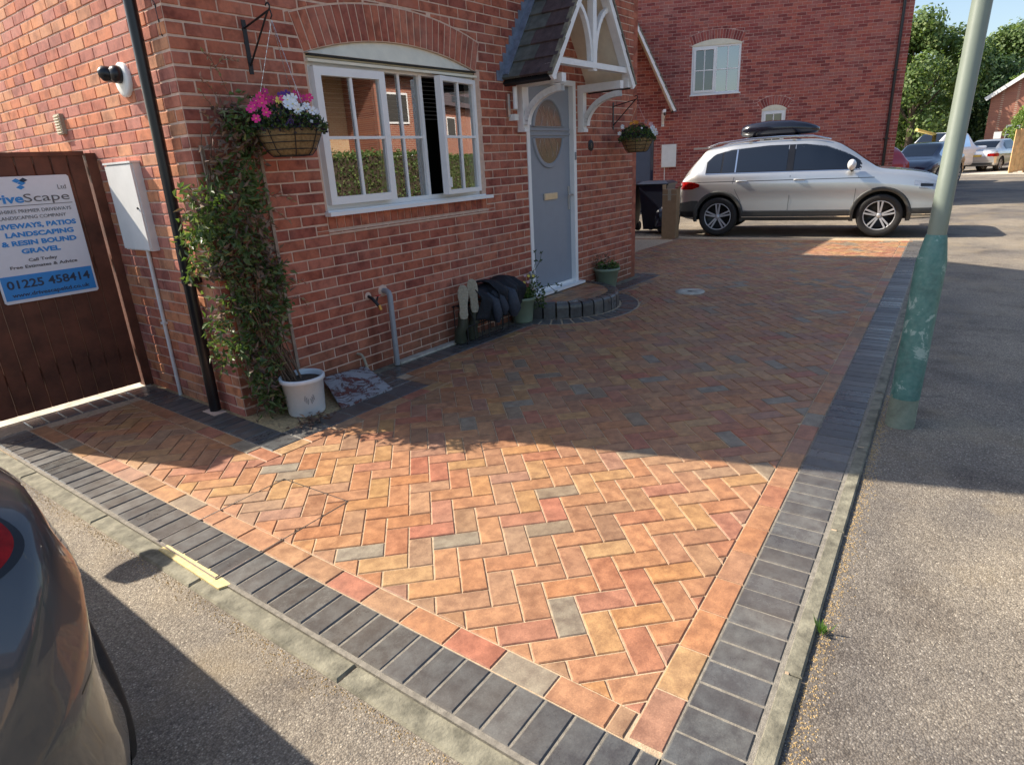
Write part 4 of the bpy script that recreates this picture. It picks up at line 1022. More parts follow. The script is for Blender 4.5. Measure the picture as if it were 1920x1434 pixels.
# boot rack
rk = tag(empty('boot_rack', (4.62, -.12, 0)), 'black wire boot rack against the front wall', 'rack')
for i in range(8):
    mb = MB(); x = 4.22+i*.1; mb.tube([(x, -.20, .0), (x, -.20, .20), (x, -.11, .34), (x, -.05, .34), (x, -.05, .0)], .005, 6); mb.build('wire', MAT['iron'], rk)
for y, z in ((-.20, .16), (-.05, .33), (-.11, .34), (-.20, .012)):
    mb = MB(); mb.tube([(4.2, y, z), (4.93, y, z)], .006, 6); mb.build('rail', MAT['iron'], rk)
def sole_pts(): return [(0, .0), (.030, .008), (.040, .04), (.036, .09), (.038, .14), (.049, .20), (.048, .25), (.034, .29), (.012, .305)]
def boot(name, label, x, z, yaw_, tiltx, m_sole, m_leg, leg=True, group=None):
    t = tag(empty(name, (x, -.19, 0)), label, 'boot', group); M = Matrix.Translation((x, -.195, z)) @ Matrix.Rotation(R(-42), 4, 'Z') @ Matrix.Rotation(yaw_, 4, 'Y') @ Matrix.Rotation(tiltx, 4, 'X')
    pr = sole_pts(); poly = [(w, h) for w, h in pr]+[(-w*.93, h) for w, h in pr[::-1][:-1]]
    mb = MB(); mb.prism(poly if area(poly) > 0 else poly[::-1], 0, .022, Frame((0, 0, 0), (1, 0, 0), (0, 0, 1), (0, -1, 0)), .004)
    mb.v = [tuple(M @ Vector(v)) for v in mb.v]; mb.build('sole', m_sole, t)
    mb = MB()
    for k in range(11):
        h = .03+k*.025; w = float(np.interp(h, [p[1] for p in pr], [p[0] for p in pr]))*.72
        mb.bar(M @ Vector((-w, -.024, h)), M @ Vector((w, -.024, h+.006)), .007, .008)
    mb.build('tread', m_sole, t)
    mb = MB(); vs = []; ns = 10
    for j, (h, s_) in enumerate(((.01, .85), (.08, .95), (.16, .95), (.24, .9), (.29, .5))):
        w = float(np.interp(h, [p[1] for p in pr], [p[0] for p in pr]))*s_
        for i in range(ns):
            a = math.pi*i/(ns-1); dpt = (.10 if h < .12 else .06 if h < .2 else .035); vs.append(M @ Vector((w*math.cos(a), .0+dpt*math.sin(a), h)))
    mb.add(vs, [(j*ns+i, j*ns+i+1, (j+1)*ns+i+1, (j+1)*ns+i) for j in range(4) for i in range(ns-1)], 0, True); mb.build('upper', m_leg, t)
    if leg:
        mb = MB(); mb.tube([M @ Vector((0, .05, .06)), M @ Vector((0, .055, -.05)), Vector((x+.01, -.13, .12)), Vector((x+.02, -.12, .02))], [.045, .05, .052, .058], 14); mb.build('shaft', m_leg, t)
boot('wellington_boot', 'upside-down olive boot with cream sole, nearest the waste pipe', 4.185, .235, .06, -.25, MAT['sole'], MAT['olive_rubber'], group='upturned boots on the rack')
boot('wellington_boot', 'upside-down olive boot with cream sole, next to dark clothing', 4.345, .262, -.03, -.25, MAT['sole'], MAT['olive_rubber'], group='upturned boots on the rack')
random.seed(9)
def drape(name, label, x0, x1, ztop, zf0, zf1, mat, seed, yf=-.235, bulge=.05):
    """a garment thrown over the rack: folded cloth hanging down at the front"""
    rr_ = random.Random(seed); nx, ns = 26, 16; vs = []
    ph = [rr_.uniform(0, 6) for _ in range(4)]
    for i in range(nx+1):
        u = i/nx; x = x0+(x1-x0)*u; zf = zf0+(zf1-zf0)*u+.02*math.sin(7*u+ph[0])
        for j in range(ns+1):
            t = j/ns; fold = .022*math.sin(u*17+ph[1]+2.2*t)+.013*math.sin(u*31+ph[2]-3*t)
            y = -.03+(yf+.03)*min(1, t*2.2)-bulge*math.sin(math.pi*min(1, t*1.1))*.5+fold*min(1, t*2+.2); z = ztop-(ztop-zf)*max(0, (t-.25)/.75)**1.15+.018*math.sin(u*9+ph[3])*(1-t)+.02*math.sin(math.pi*min(1, t*3))
            vs.append((x+.02*math.sin(3*t+ph[0])+.10*t*(u-.5)*.3, y, z))
    mb = MB(); mb.add(vs, [(i*(ns+1)+j, (i+1)*(ns+1)+j, (i+1)*(ns+1)+j+1, i*(ns+1)+j+1) for i in range(nx) for j in range(ns)], 0, True)
    o = mb.build(name, mat); md = o.modifiers.new('thick', 'SOLIDIFY'); md.thickness = .008; return tag(o, label, 'clothing', 'dark clothes over the boot rack')
drape('waterproof_jacket', 'black crumpled waterproof draped over boot rack beside olive boots', 4.36, 4.74, .44, .18, .15, MAT['dark_cloth'], 1)
drape('waterproof_jacket', 'dark rumpled jacket on top of boot rack beside green pot', 4.56, 4.92, .475, .20, .24, MAT['dark_cloth'], 2, -.26, .09)
def legs(name, label, pts, r, mat):
    mb = MB(); mb.tube(pts, r, 14); tag(mb.build(name, mat), label, 'boot', 'boots hanging off the rack front')
legs('dark_boot', 'slate blue boot shaft hanging from rack, left of the pair', [(4.50, -.20, .40), (4.54, -.27, .33), (4.555, -.29, .21), (4.56, -.28, .14)], [.03, .048, .045, .02], MAT['slate_cloth'])
legs('dark_boot', 'slate blue boot shaft hanging from rack, middle one', [(4.60, -.20, .41), (4.63, -.28, .35), (4.645, -.30, .25), (4.65, -.29, .20)], [.03, .046, .044, .02], MAT['slate_cloth'])
legs('dark_boot', 'broad dark blue boot hanging from rack next to green pot', [(4.73, -.18, .42), (4.76, -.28, .37), (4.775, -.31, .22), (4.78, -.30, .16)], [.04, .07, .068, .035], MAT['slate_cloth'])
# green pots
def flowerplant(t, loc, z0, n, spread, hh, mats, fl, seed, droop=0, parentname='foliage'):
    r_ = random.Random(seed); M = Vector(loc); by = {}
    for k in range(n):
        a = r_.uniform(0, 6.28); rr_ = spread*math.sqrt(r_.random()); p = M+Vector((rr_*math.cos(a), rr_*math.sin(a), z0+r_.random()*hh*(1-rr_/spread*.5)-droop*(rr_/spread)**2*r_.random()))
        mt_ = r_.choice(mats); mb = by.setdefault(mt_, MB()); leafq(mb, p, Vector((math.cos(a)+r_.gauss(0, .6), math.sin(a)+r_.gauss(0, .6), r_.gauss(.3, .6))), r_.uniform(.02, .045), r_.uniform(.007, .013))
    for mt_, mb in by.items(): mb.build(parentname, MAT[mt_], t)['kind'] = 'stuff'
def flower(t, p, d, r, mat, mid='yellow_petal', n=5):
    d = Vector(d).normalized(); x = d.cross(Vector((0, 0, 1))); x = x.normalized() if x.length > .01 else Vector((1, 0, 0)); y = d.cross(x); mb = MB(); p = Vector(p)
    for k in range(n):
        a = 2*math.pi*k/n+p.x*9; a1, a2 = a-math.pi/n*.95, a+math.pi/n*.95
        v = [p, p+(x*math.cos(a1)+y*math.sin(a1))*r*.55+d*r*.10, p+(x*math.cos(a1*.6+a*.4)+y*math.sin(a1*.6+a*.4))*r+d*r*.18, p+(x*math.cos(a2*.6+a*.4)+y*math.sin(a2*.6+a*.4))*r*.97+d*r*.14, p+(x*math.cos(a2)+y*math.sin(a2))*r*.55+d*r*.10]
        mb.add(v, ((0, 1, 2), (0, 2, 3), (0, 3, 4)), 0)
    mb.lathe([(0, .004), (r*.18, .001), (r*.2, -.002)], 6, Matrix.Translation(p+d*r*.05), mi=1)
    return mb.build('flower', [MAT[mat], MAT[mid]], t)
g1 = pot('plant_pot', 'sage green pot beside the boot rack, overflowing with leafy flowers', (5.135, -.135, 0), .100, .128, .255, MAT['pot_green'])
flowerplant(g1, (5.135, -.135, 0), .25, 420, .13, .10, ['leaf_basket', 'leaf', 'leaf_bright'], 0, 3)
flowerplant(g1, (5.27, -.20, 0), .12, 380, .10, .34, ['leaf', 'leaf_basket'], 0, 4)
rg = random.Random(8)
for k in range(9): flower(g1, (5.22+rg.gauss(0, .06), -.21+rg.gauss(0, .05), .30+rg.uniform(0, .18)), (-.6, -.7, .4), .016, rg.choice(['white_petal', 'palepink', 'yellow_petal']))
mb = MB()
for pts in ([(5.24, -.16, .3), (5.27, -.19, .48), (5.31, -.2, .60), (5.29, -.21, .68)], [(5.27, -.19, .48), (5.36, -.22, .58), (5.38, -.22, .66)], [(5.25, -.2, .3), (5.40, -.28, .33), (5.52, -.3, .32), (5.60, -.3, .30)], [(5.40, -.28, .33), (5.48, -.32, .25)]):
    mb.tube(pts, .0025, 5)
    for q in pts[1:]:
        for _ in range(5): leafq(mb, Vector(q), Vector((rg.gauss(0, 1), rg.gauss(0, 1), rg.gauss(0, 1))), .03, .009)
mb.build('long_shoots', MAT['leaf_basket'], g1)['kind'] = 'stuff'
sh = tag(empty('ornament', (5.38, -.08, .15)), 'small white ornament on step behind the flower pot', 'ornament')
mb = MB(); mb.lathe([(0, .0), (.035, .0), (.042, .05), (.03, .10), (.022, .16), (.03, .20), (.028, .235), (0, .245)], 16, Matrix.Translation((5.40, -.055, .27)) if 0 else Matrix.Translation((5.41, -.07, .15))); mb.build('body', MAT['paint_white'], sh)
mb = MB(); mb.lathe([(0, 0), (.03, 0), (.035, .045), (.03, .07), (0, .075)], 14, Matrix.Translation((5.41, -.07, .385))); mb.build('cap', MAT['grey_pipe'], sh)
g2 = pot('plant_pot', 'sage green pot at the right side of the doorstep', (6.86, -.135, 0), .105, .150, .275, MAT['pot_green'])
flowerplant(g2, (6.86, -.135, 0), .27, 260, .13, .10, ['leaf_bright', 'leaf', 'leaf_basket'], 0, 6); flowerplant(g2, (6.80, -.10, 0), .30, 90, .10, .22, ['leaf_dry'], 0, 7, parentname='dead_leaves')
# lamp, plaque
lm = tag(empty('wall_lamp', (5.265, -.03, 2.02)), 'slim white wall light on bricks left of the canopy', 'wall lamp')
mb = MB(); mb.box(5.20, -.03, 1.93, 5.235, -.002, 2.13); mb.build('back_plate', MAT['steel'], lm)
mb = MB(); mb.tube([(5.275, -.06, 2.0), (5.275, -.06, 2.19)], .022, 14); mb.build('tube', MAT['paint_white'], lm)
mb = MB(); mb.box(5.235, -.075, 1.90, 5.295, -.002, 1.955); mb.build('sensor', MAT['meter'], lm)
npq = tag(empty('number_plaque', (6.73, -.01, 1.665)), 'small round black house number plaque right of the door', 'plaque')
Mq = Matrix.Translation((6.73, -.001, 1.665)) @ Matrix.Rotation(math.pi/2, 4, 'X')
mb = MB(); mb.lathe([(0, .012), (.055, .012), (.06, .009), (.06, 0)], 24, Mq); mb.build('disc', MAT['iron'], npq)
mb = MB(); mb.lathe([(.006, .0135), (.016, .0135)], 14, Mq @ Matrix.Translation((0, .008, 0))); mb.lathe([(.006, .0135), (.013, .0135)], 14, Mq @ Matrix.Translation((0, -.014, 0))); mb.build('motif', MAT['steel'], npq)
# ------------------------------------------------------------------ hanging baskets
def basket(F, hook, zc, R_, label, blabel, seed, flowers, leafm):
    """F wall frame; hook=(u, z top plate, z bottom plate, reach)"""
    u, zt, zb_, reach = hook
    br = tag(empty('wall_bracket', tuple(F(u, zt))), blabel, 'bracket')
    mb = MB(); F.box(mb, u-.014, zb_, .001, u+.014, zt, .009); mb.build('back_strip', MAT['iron'], br, recalc=True)
    mb = MB(); top = zt-.035+.04
    mb.tube([F(u, zt-.045, .01), F(u, top, reach-.02)], .006, 6); mb.build('arm', MAT['iron'], br)
    mb = MB(); mb.tube([F(u, zb_+.05, .01), F(u, top-.005, reach-.03)], .006, 6); mb.build('brace', MAT['iron'], br)
    mb = MB(); mb.tube([F(u, top+.02*math.sin(a)+.02, reach-.02+.02*math.cos(a)) for a in [i*.6-1.5 for i in range(8)]], .005, 6); mb.tube([F(u, top-.0, reach-.0), F(u, top-.03, reach+.01), F(u, top-.045, reach-.008)], .004, 6); mb.build('scroll', MAT['iron'], br)
    c = F(u, zc, reach); bk = tag(empty('hanging_basket', tuple(c)), label, 'hanging basket'); M = Matrix.Translation(c); H = .15
    prof = [(0, -H), (R_*.55, -H), (R_*.70, -H*.8), (R_*.86, -H*.4), (R_, 0), (R_*.95, .004), (0, -.01)]
    mb = MB(); mb.lathe(prof, 36, M, sm=True)
    rn = random.Random(seed); mb.v = [(x+rn.gauss(0, .002), y+rn.gauss(0, .002), z+rn.gauss(0, .002)) for x, y, z in mb.v]; mb.build('liner', MAT['coir'], bk)
    for f_, z in ((1.015, 0), (.93, -H*.25), (.84, -H*.5), (.735, -H*.77), (.575, -H*1.01)):
        mb = MB(); mb.tube([M @ Vector((R_*f_*math.cos(a), R_*f_*math.sin(a), z)) for a in [2*math.pi*i/28 for i in range(29)]], .0028, 5, cap=False); mb.build('hoop', MAT['iron'], bk)
    for k in range(8):
        a = 2*math.pi*k/8+.35; mb = MB(); mb.tube([M @ Vector((R_*f_*math.cos(a), R_*f_*math.sin(a), z)) for f_, z in ((1.02, .0), (.88, -H*.42), (.74, -H*.8), (.58, -H*1.02))], .0028, 5); mb.build('rib', MAT['iron'], bk)
    for k in range(3):
        a = 2*math.pi*k/3+.6; mb = MB(); p0 = M @ Vector((R_*math.cos(a), R_*math.sin(a), 0)); p1 = F(u, top-.05, reach)
        nl = 34
        for i in range(nl):
            q0, q1 = p0.lerp(p1, i/nl), p0.lerp(p1, (i+.85)/nl); w = .0035 if i % 2 else .0018; mb.bar(q0, q1, w, .005-w)
        mb.build('chain', MAT['steel'], bk)
    by = {}
    for k in range(1500):
        a = rn.uniform(0, 6.28); rr_ = R_*1.12*math.sqrt(rn.random()); z = .0+rn.random()*.15*(1-(rr_/R_/1.2)**2)+.01-(.05*rn.random() if rr_ > R_ else 0)
        p = M @ Vector((rr_*math.cos(a), rr_*math.sin(a), z)); mt_ = rn.choice(leafm); leafq(by.setdefault(mt_, MB()), p, Vector((math.cos(a)*.7+rn.gauss(0, .7), math.sin(a)*.7+rn.gauss(0, .7), rn.gauss(.4, .6))), rn.uniform(.018, .04), rn.uniform(.006, .011))
    for mt_, mb in by.items(): mb.build('foliage', MAT[mt_], bk)['kind'] = 'stuff'
    vd = (Vector(CP)-c); vd.z = 0; vd.normalize(); rt = Vector((-vd.y, vd.x, 0))*-1
    for (fx, fz, ff, r_, m_) in flowers:
        p = c+rt*(-fx)+Vector((0, 0, fz))+vd*ff; flower(bk, p, vd+Vector((rn.gauss(0, .35), rn.gauss(0, .35), rn.uniform(0, .6))), r_, m_)
    return bk
rn = random.Random(4); FLW = []
for x, z, f_, r_, m_ in [(-.17, .13, .12, .030, 'pink'), (-.19, .11, .14, .030, 'pink'), (-.155, .155, .1, .030, 'magenta'), (-.13, .175, .1, .030, 'pink'), (-.125, .14, .13, .032, 'pink'), (-.10, .165, .10, .030, 'magenta'), (-.17, .055, .17, .027, 'pink'), (-.11, .085, .18, .029, 'pink'), (-.10, .21, .05, .022, 'magenta'),
                       (.02, .155, .12, .032, 'white_petal'), (.045, .13, .14, .034, 'white_petal'), (.015, .12, .16, .034, 'white_petal'), (.07, .10, .15, .034, 'white_petal'), (.05, .165, .10, .030, 'white_petal'), (.12, .12, .10, .026, 'white_petal'), (.15, .095, .10, .028, 'white_petal'), (.175, .09, .08, .02, 'white_petal'), (.135, .03, .17, .012, 'white_petal'),
                       (-.03, .155, .10, .024, 'yellow_petal'), (-.012, .185, .06, .026, 'purple'), (.02, .195, .04, .026, 'purple'), (.07, .19, .06, .026, 'magenta'), (.10, .165, .08, .028, 'magenta'), (.145, .17, .07, .026, 'pink'), (-.06, .16, .08, .028, 'magenta'), (-.01, .165, .1, .022, 'pink'), (.02, .03, .2, .018, 'purple'), (.0, .015, .2, .018, 'purple')]:
    FLW.append((x, z, f_, r_, m_))
basket(FF, (2.63, 2.43, 2.13, .30), 1.79, .20, 'large hanging basket of pink and white petunias beside the window', 'black wrought bracket holding the basket beside the window', 2, FLW, ['leaf_basket', 'leaf', 'leaf_basket', 'leaf_plum'])
FL2 = [(-.17, .13, .08, .028, 'white_petal'), (-.20, .06, .1, .024, 'white_petal'), (-.07, .16, .08, .022, 'orange_petal'), (-.03, .17, .08, .026, 'orange_petal'), (.0, .165, .1, .022, 'orange_petal'), (.10, .17, .05, .026, 'palepink'), (.15, .14, .05, .028, 'palepink'), (.17, .10, .1, .030, 'white_petal'), (.19, .07, .1, .034, 'white_petal'), (.21, .04, .1, .030, 'white_petal'), (.05, .10, .15, .012, 'white_petal')]
basket(FF, (7.25, 2.13, 1.83, .32), 1.72, .185, 'smaller hanging basket with orange and white flowers beyond door', 'thin black bracket on the bricks right of canopy', 12, FL2, ['leaf_basket', 'leaf', 'leaf_plum', 'leaf_bright'])
# ------------------------------------------------------------------ lamp post
lp = tag(empty('lamp_post', (4.17, -3.59, 0)), 'tall pale grey lamp post with scuffed green painted base', 'lamp post')
PB = Vector((4.17, -3.60, -.02)); PT = Vector((4.17, -3.60, 6.0)); LEAN = Vector((.0, .0, 0))
def pp(z): return (4.158+.016*z, -3.585-.021*z, z)
def tubez(name, zr, mat, n=28, jit=0, seed=1):
    mb = MB(); rr_ = random.Random(seed); pts = [pp(z) for z, r in zr]; mb.tube(pts, [r for z, r in zr], n)
    if jit: mb.v = [(x+rr_.gauss(0, jit), y+rr_.gauss(0, jit), z) for x, y, z in mb.v]
    return mb.build(name, mat, lp)
tubez('root', [(-.06, .077), (.0, .075), (.10, .073), (.165, .072)], MAT['post_base'], jit=.0009)
tubez('base_section', [(.15, .0735), (.3, .073), (.90, .072), (.93, .070), (1.05, .050), (1.06, .047)], MAT['post_green'], jit=.0003)
tubez('shaft', [(1.05, .0445), (1.35, .044), (1.352, .043), (3.0, .042), (6.0, .038)], MAT['post'])
mb = MB(); mb.tube([pp(5.98), (4.2, -3.7, 6.12), (4.3, -4.1, 6.2)], .03, 12); mb.build('arm', MAT['post'], lp)
mb = MB(); mb.lathe([(0, -.06), (.10, -.05), (.14, 0), (.12, .07), (0, .10)], 16, Matrix.Translation((4.34, -4.25, 6.2)) @ Matrix.Scale(2.2, 4, (0, 1, 0))); mb.build('lantern', MAT['grey_pipe'], lp)
# ------------------------------------------------------------------ cars
def interp(tab, x, k): return float(np.interp(x, [t[0] for t in tab], [t[k] for t in tab]))
def smooth(tab, x, k):
    xs = [t[0] for t in tab]; ys = [t[k] for t in tab]
    if x <= xs[0]: return ys[0]
    if x >= xs[-1]: return ys[-1]
    i = max(j for j in range(len(xs)) if xs[j] <= x); i = min(i, len(xs)-2)
    def sl(j):
        if j == 0 or j == len(xs)-1: 
            return 0 if len(xs) < 3 else ((ys[1]-ys[0])/(xs[1]-xs[0]) if j == 0 else (ys[-1]-ys[-2])/(xs[-1]-xs[-2]))
        a, b = (ys[j]-ys[j-1])/(xs[j]-xs[j-1]), (ys[j+1]-ys[j])/(xs[j+1]-xs[j]); return 0 if a*b <= 0 else 2*a*b/(a+b)
    h = xs[i+1]-xs[i]; t = (x-xs[i])/h; m0, m1 = sl(i)*h, sl(i+1)*h
    return (2*t**3-3*t**2+1)*ys[i]+(t**3-2*t**2+t)*m0+(-2*t**3+3*t**2)*ys[i+1]+(t**3-t**2)*m1
class Car:
    """tab rows: x, bottom z, half width, shoulder z, top z, half width at the top"""
    def __init__(s, root, tab, L, bow=.0): s.root, s.tab, s.L = root, tab, L
    def sec(s, x):
        zb, W_, zc, zt, Wt = [smooth(s.tab, x, k) for k in range(1, 6)]; H = zc-zb; h = max(zt-zc, .004); Ws = W_*.945
        P_ = [(0, zb), (W_*.55, zb), (W_*.86, zb+.004), (W_*.955, zb+.03), (W_*.985, zb+.09), (W_*.995, zb+H*.22), (W_*.975, zb+H*.40), (W_*.985, zb+H*.60), (W_*1.0, zb+H*.765), (W_*.995, zb+H*.79), (W_*.975, zb+H*.88), (W_*.957, zc-.015), (Ws-.004, zc)]
        Wt = min(Wt, Ws-.01)
        for a, b in ((.06, .05), (.25, .25), (.45, .50), (.66, .74), (.82, .87)): P_.append((Ws+(Wt-Ws)*a/.85 if a < .85 else Wt, zc+h*b))
        P_ += [(Wt-.02, zc+h*.935), (Wt-.07, zc+h*.972), (Wt*.75, zc+h*.988), (Wt*.4, zc+h*.997), (0, zt)]
        return P_
    def side(s, x, z):
        P_ = s.sec(x)[3:19]
        return float(np.interp(z, [p[1] for p in P_], [p[0] for p in P_]))
    def top(s, x, y):
        P_ = s.sec(x)[12:][::-1]; return float(np.interp(abs(y), [p[0] for p in P_], [p[1] for p in P_]))
    def body(s, mat, arches, n=90, name='body'):
        mb = MB(); xs = sorted(set([round(s.L*i/n, 4) for i in range(n+1)]+[round(t[0], 4) for t in s.tab])); k = None; vs = []
        for x in xs:
            P_ = s.sec(x); ring = [(x, y, z) for y, z in P_]+[(x, -y, z) for y, z in P_[::-1][1:-1]]; k = len(ring); vs += ring
        fs = [(i*k+j, i*k+(j+1) % k, (i+1)*k+(j+1) % k, (i+1)*k+j) for i in range(len(xs)-1) for j in range(k)]
        mb.add(vs, fs, 0, True); m_ = len(xs)-1
        mb.f += [tuple(range(k))[::-1], tuple(m_*k+j for j in range(k))]; mb.mi += [0, 0]; mb.sm += [False, False]
        o = mb.build(name, mat, s.root, recalc=True, local=True)
        if arches:
            cu = MB()
            for (x, z, r) in arches:
                for sg_ in (-1, 1): cu.lathe([(0, 0), (r, 0), (r, .62), (0, .62)], 40, Matrix.Translation((x, sg_*.62-.31*0, z)) @ Matrix.Rotation(-math.pi/2*1, 4, 'X') @ Matrix.Translation((0, 0, -.0)) if sg_ > 0 else Matrix.Translation((x, -.62, z)) @ Matrix.Rotation(math.pi/2, 4, 'X'), sm=False)
            me = cu.mesh('cut', MAT['rubber'], recalc=True); c = bpy.data.objects.new('cut', me); COL.objects.link(c); c.parent = s.root
            bpy.context.view_layer.update()
            b = o.modifiers.new('b', 'BOOLEAN'); b.object = c; b.operation = 'DIFFERENCE'; b.solver = 'EXACT'
            bpy.context.view_layer.update()
            ev = o.evaluated_get(bpy.context.evaluated_depsgraph_get()); nm = bpy.data.meshes.new_from_object(ev); o.modifiers.clear()
            o.data = nm; bpy.data.objects.remove(c)
            if MAT['rubber'].name not in [m.name for m in nm.materials if m]: nm.materials.append(MAT['rubber'])
            ri = [m.name for m in nm.materials].index(MAT['rubber'].name)
            for f in nm.polygons:
                cc = f.center
                for (x, z, r) in arches:
                    if (cc.x-x)**2+(cc.z-z)**2 < (r-.004)**2*1.002 and abs(cc.y) < abs(s.side(x, z+.3))-.003: f.material_index = ri
                    if abs(math.hypot(cc.x-x, cc.z-z)-r) < .006 and abs(f.normal.y) < .3 and abs(cc.y) < abs(s.side(x, z+.3))-.01: f.material_index = ri
        o.data.set_sharp_from_angle(angle=R(38)) if hasattr(o.data, 'set_sharp_from_angle') else None
        return o
    def patch(s, name, mat, x0, x1, lo, hi, sides=(1, -1), off=.004, nx=24, nz=5, sm=True):
        for sg_ in sides:
            vs = []; lof = lo if callable(lo) else (lambda x: lo); hif = hi if callable(hi) else (lambda x: hi)
            for i in range(nx+1):
                x = x0+(x1-x0)*i/nx; a, b = lof(x), hif(x)
                for j in range(nz+1):
                    z = a+(b-a)*j/nz; vs.append((x, sg_*(s.side(x, z)+off), z))
            mb = MB(); mb.add(vs, [(i*(nz+1)+j, (i+1)*(nz+1)+j, (i+1)*(nz+1)+j+1, i*(nz+1)+j+1) for i in range(nx) for j in range(nz)], 0, sm); mb.build(name, mat, s.root, local=True)
    def tpatch(s, name, mat, x0, x1, w, off=.004, nx=12, ny=12, y0=None):
        vs = []
        for i in range(nx+1):
            x = x0+(x1-x0)*i/nx; ww = w(x) if callable(w) else w
            for j in range(ny+1):
                y = -ww+2*ww*j/ny; vs.append((x, y, s.top(x, y)+off))
        mb = MB(); mb.add(vs, [(i*(ny+1)+j, (i+1)*(ny+1)+j, (i+1)*(ny+1)+j+1, i*(ny+1)+j+1) for i in range(nx) for j in range(ny)], 0, True); return mb.build(name, mat, s.root, local=True)
    def seam(s, pts, sides=(1, -1), w=.006, name='seam'):
        for sg_ in sides:
            mb = MB(); q = [(x, sg_*(s.side(x, z)+.0008), z) for x, z in pts]
            for a, b in zip(q[:-1], q[1:]): mb.bar(a, b, w, .002, up=(0, 1, 0))
            mb.build(name, MAT['black_plastic'], s.root, local=True)
    def wheel(s, x, z, y, r, w, rim_r, spokes=5, two=True, mat='alloy'):
        for sg_ in (-1, 1):
            we = empty('wheel'); we.parent = s.root; we.location = (x, sg_*y, z); M = Matrix.Rotation(-sg_*math.pi/2, 4, 'X')
            # lathe axis z -> outward y
            mb = MB(); mb.lathe([(rim_r, -w), (r*.93, -w), (r, -w*.85), (r, -.02), (r*.965, .006), (r*.90, .014), (rim_r*1.04, .010), (rim_r, .0)], 44, M); mb.build('tyre', MAT['rubber'], we, local=True)
            mb = MB(); mb.lathe([(rim_r*1.005, .0), (rim_r*.965, .004), (rim_r*.94, -.012), (rim_r*.90, -.06), (rim_r*.30, -.085), (0, -.085)], 40, M); mb.build('rim', MAT['alloy_dark'], we, local=True)
            mb = MB(); mb.lathe([(rim_r*1.0, .004), (rim_r*.955, .008), (rim_r*.935, -.004)], 40, M); mb.build('rim_lip', MAT[mat], we, local=True)
            for k in range(spokes):
                a = 2*math.pi*k/spokes+math.pi/2
                for s2 in ((-1, 1) if two else (0,)):
                    mb = MB(); d = .045 if two else 0; w0, w1 = (.018, .028) if two else (.06, .05)
                    p0 = M @ Vector((.045*math.cos(a)-s2*.012*math.sin(a), .045*math.sin(a)+s2*.012*math.cos(a), -.012)); p1 = M @ Vector((rim_r*.95*math.cos(a)-s2*d*math.sin(a)*.75, rim_r*.95*math.sin(a)+s2*d*math.cos(a)*.75, .000))
                    mb.bar(p0, p1, w1, .022, up=tuple((M @ Vector((0, 0, 1))-M @ Vector((0, 0, 0))))); mb.build('spoke', MAT[mat], we, local=True)
            mb = MB(); mb.lathe([(0, .006), (.032, .004), (.045, -.012), (.05, -.05)], 20, M); mb.build('hub_cap', MAT[mat], we, local=True)
            if True:
                mb = MB(); mb.lathe([(0, -.09), (rim_r*.72, -.09), (rim_r*.72, -.10), (0, -.10)], 24, M); mb.build('brake_disc', MAT['grey_pipe'], we, local=True)
def bottoms(fn): return fn
# ---- silver SUV
suv = tag(empty('parked_car', (13.35, 1.2, 0)), 'silver estate-like family SUV with black roof box parked across the far end', 'car')
# local x: rear (0) to front (4.49); y: +left/-right
RC, FC = Vector((12.29, .52, 0)), Vector((12.72, -2.13, 0)); ax = (FC-RC).normalized(); lat = Vector((-ax.y, ax.x, 0))  # +y local = away from camera
ang = math.atan2(ax.y, ax.x); orig = RC-ax*.80+lat*.90
suv.location = orig; suv.rotation_euler = (0, 0, ang)
tab = [(0, .48, .62, .84, .88, .52), (.05, .36, .77, .97, 1.02, .60), (.13, .31, .84, 1.06, 1.15, .62), (.24, .29, .885, 1.12, 1.30, .61), (.38, .28, .91, 1.145, 1.46, .60), (.48, .28, .915, 1.145, 1.56, .60), (.66, .28, .915, 1.14, 1.61, .605), (1.1, .27, .92, 1.135, 1.665, .62), (1.75, .26, .92, 1.13, 1.68, .625), (2.3, .26, .92, 1.12, 1.665, .62), (2.65, .26, .92, 1.11, 1.60, .605), (2.95, .26, .92, 1.10, 1.44, .61), (3.22, .27, .92, 1.085, 1.24, .65), (3.42, .27, .92, 1.06, 1.12, .71), (3.75, .27, .915, 1.02, 1.075, .73), (4.05, .28, .90, .96, 1.025, .72), (4.25, .29, .87, .89, .965, .66), (4.38, .30, .81, .79, .86, .60), (4.46, .33, .70, .66, .72, .52), (4.49, .38, .60, .58, .62, .47)]
C1 = Car(suv, tab, 4.49)
C1.body(MAT['silver'], [(.80, .355, .405), (3.48, .355, .405)])
for wx in (.80, 3.48): C1.wheel(wx, .352, .895, .352, .22, .245)
# wheel arch cladding and sills
for wx in (.80, 3.48):
    for sg_ in (-1, 1):
        vs = []; n = 30; a0, a1 = -.25, math.pi+.25
        for i in range(n+1):
            a = a0+(a1-a0)*i/n
            for r_, of in ((.40, -.015), (.402, .012), (.448, .014), (.468, .006), (.470, -.006)):
                x = wx+r_*math.cos(a); z = .355+r_*math.sin(a); z = max(z, .26); vs.append((x, sg_*(C1.side(min(max(x, .02), 4.45), z)+of), z))
        mb = MB(); mb.add(vs, [(i*5+j, (i+1)*5+j, (i+1)*5+j+1, i*5+j+1) for i in range(n) for j in range(4)], 0, True); mb.build('wheel_arch_trim', MAT['cladding'], suv, local=True)
C1.patch('sill_cladding', MAT['cladding'], 1.22, 3.06, .285, .445, off=.010)
C1.patch('sill_strip', MAT['chrome'], 1.24, 3.04, .335, .352, off=.014, nz=1)
C1.patch('rear_bumper', MAT['cladding'], .012, .42, .36, lambda x: .60+.05*min(1, x/.3), off=.006)
C1.patch('rear_lower_trim', MAT['black_plastic'], .015, .40, .345, .45, off=.009)
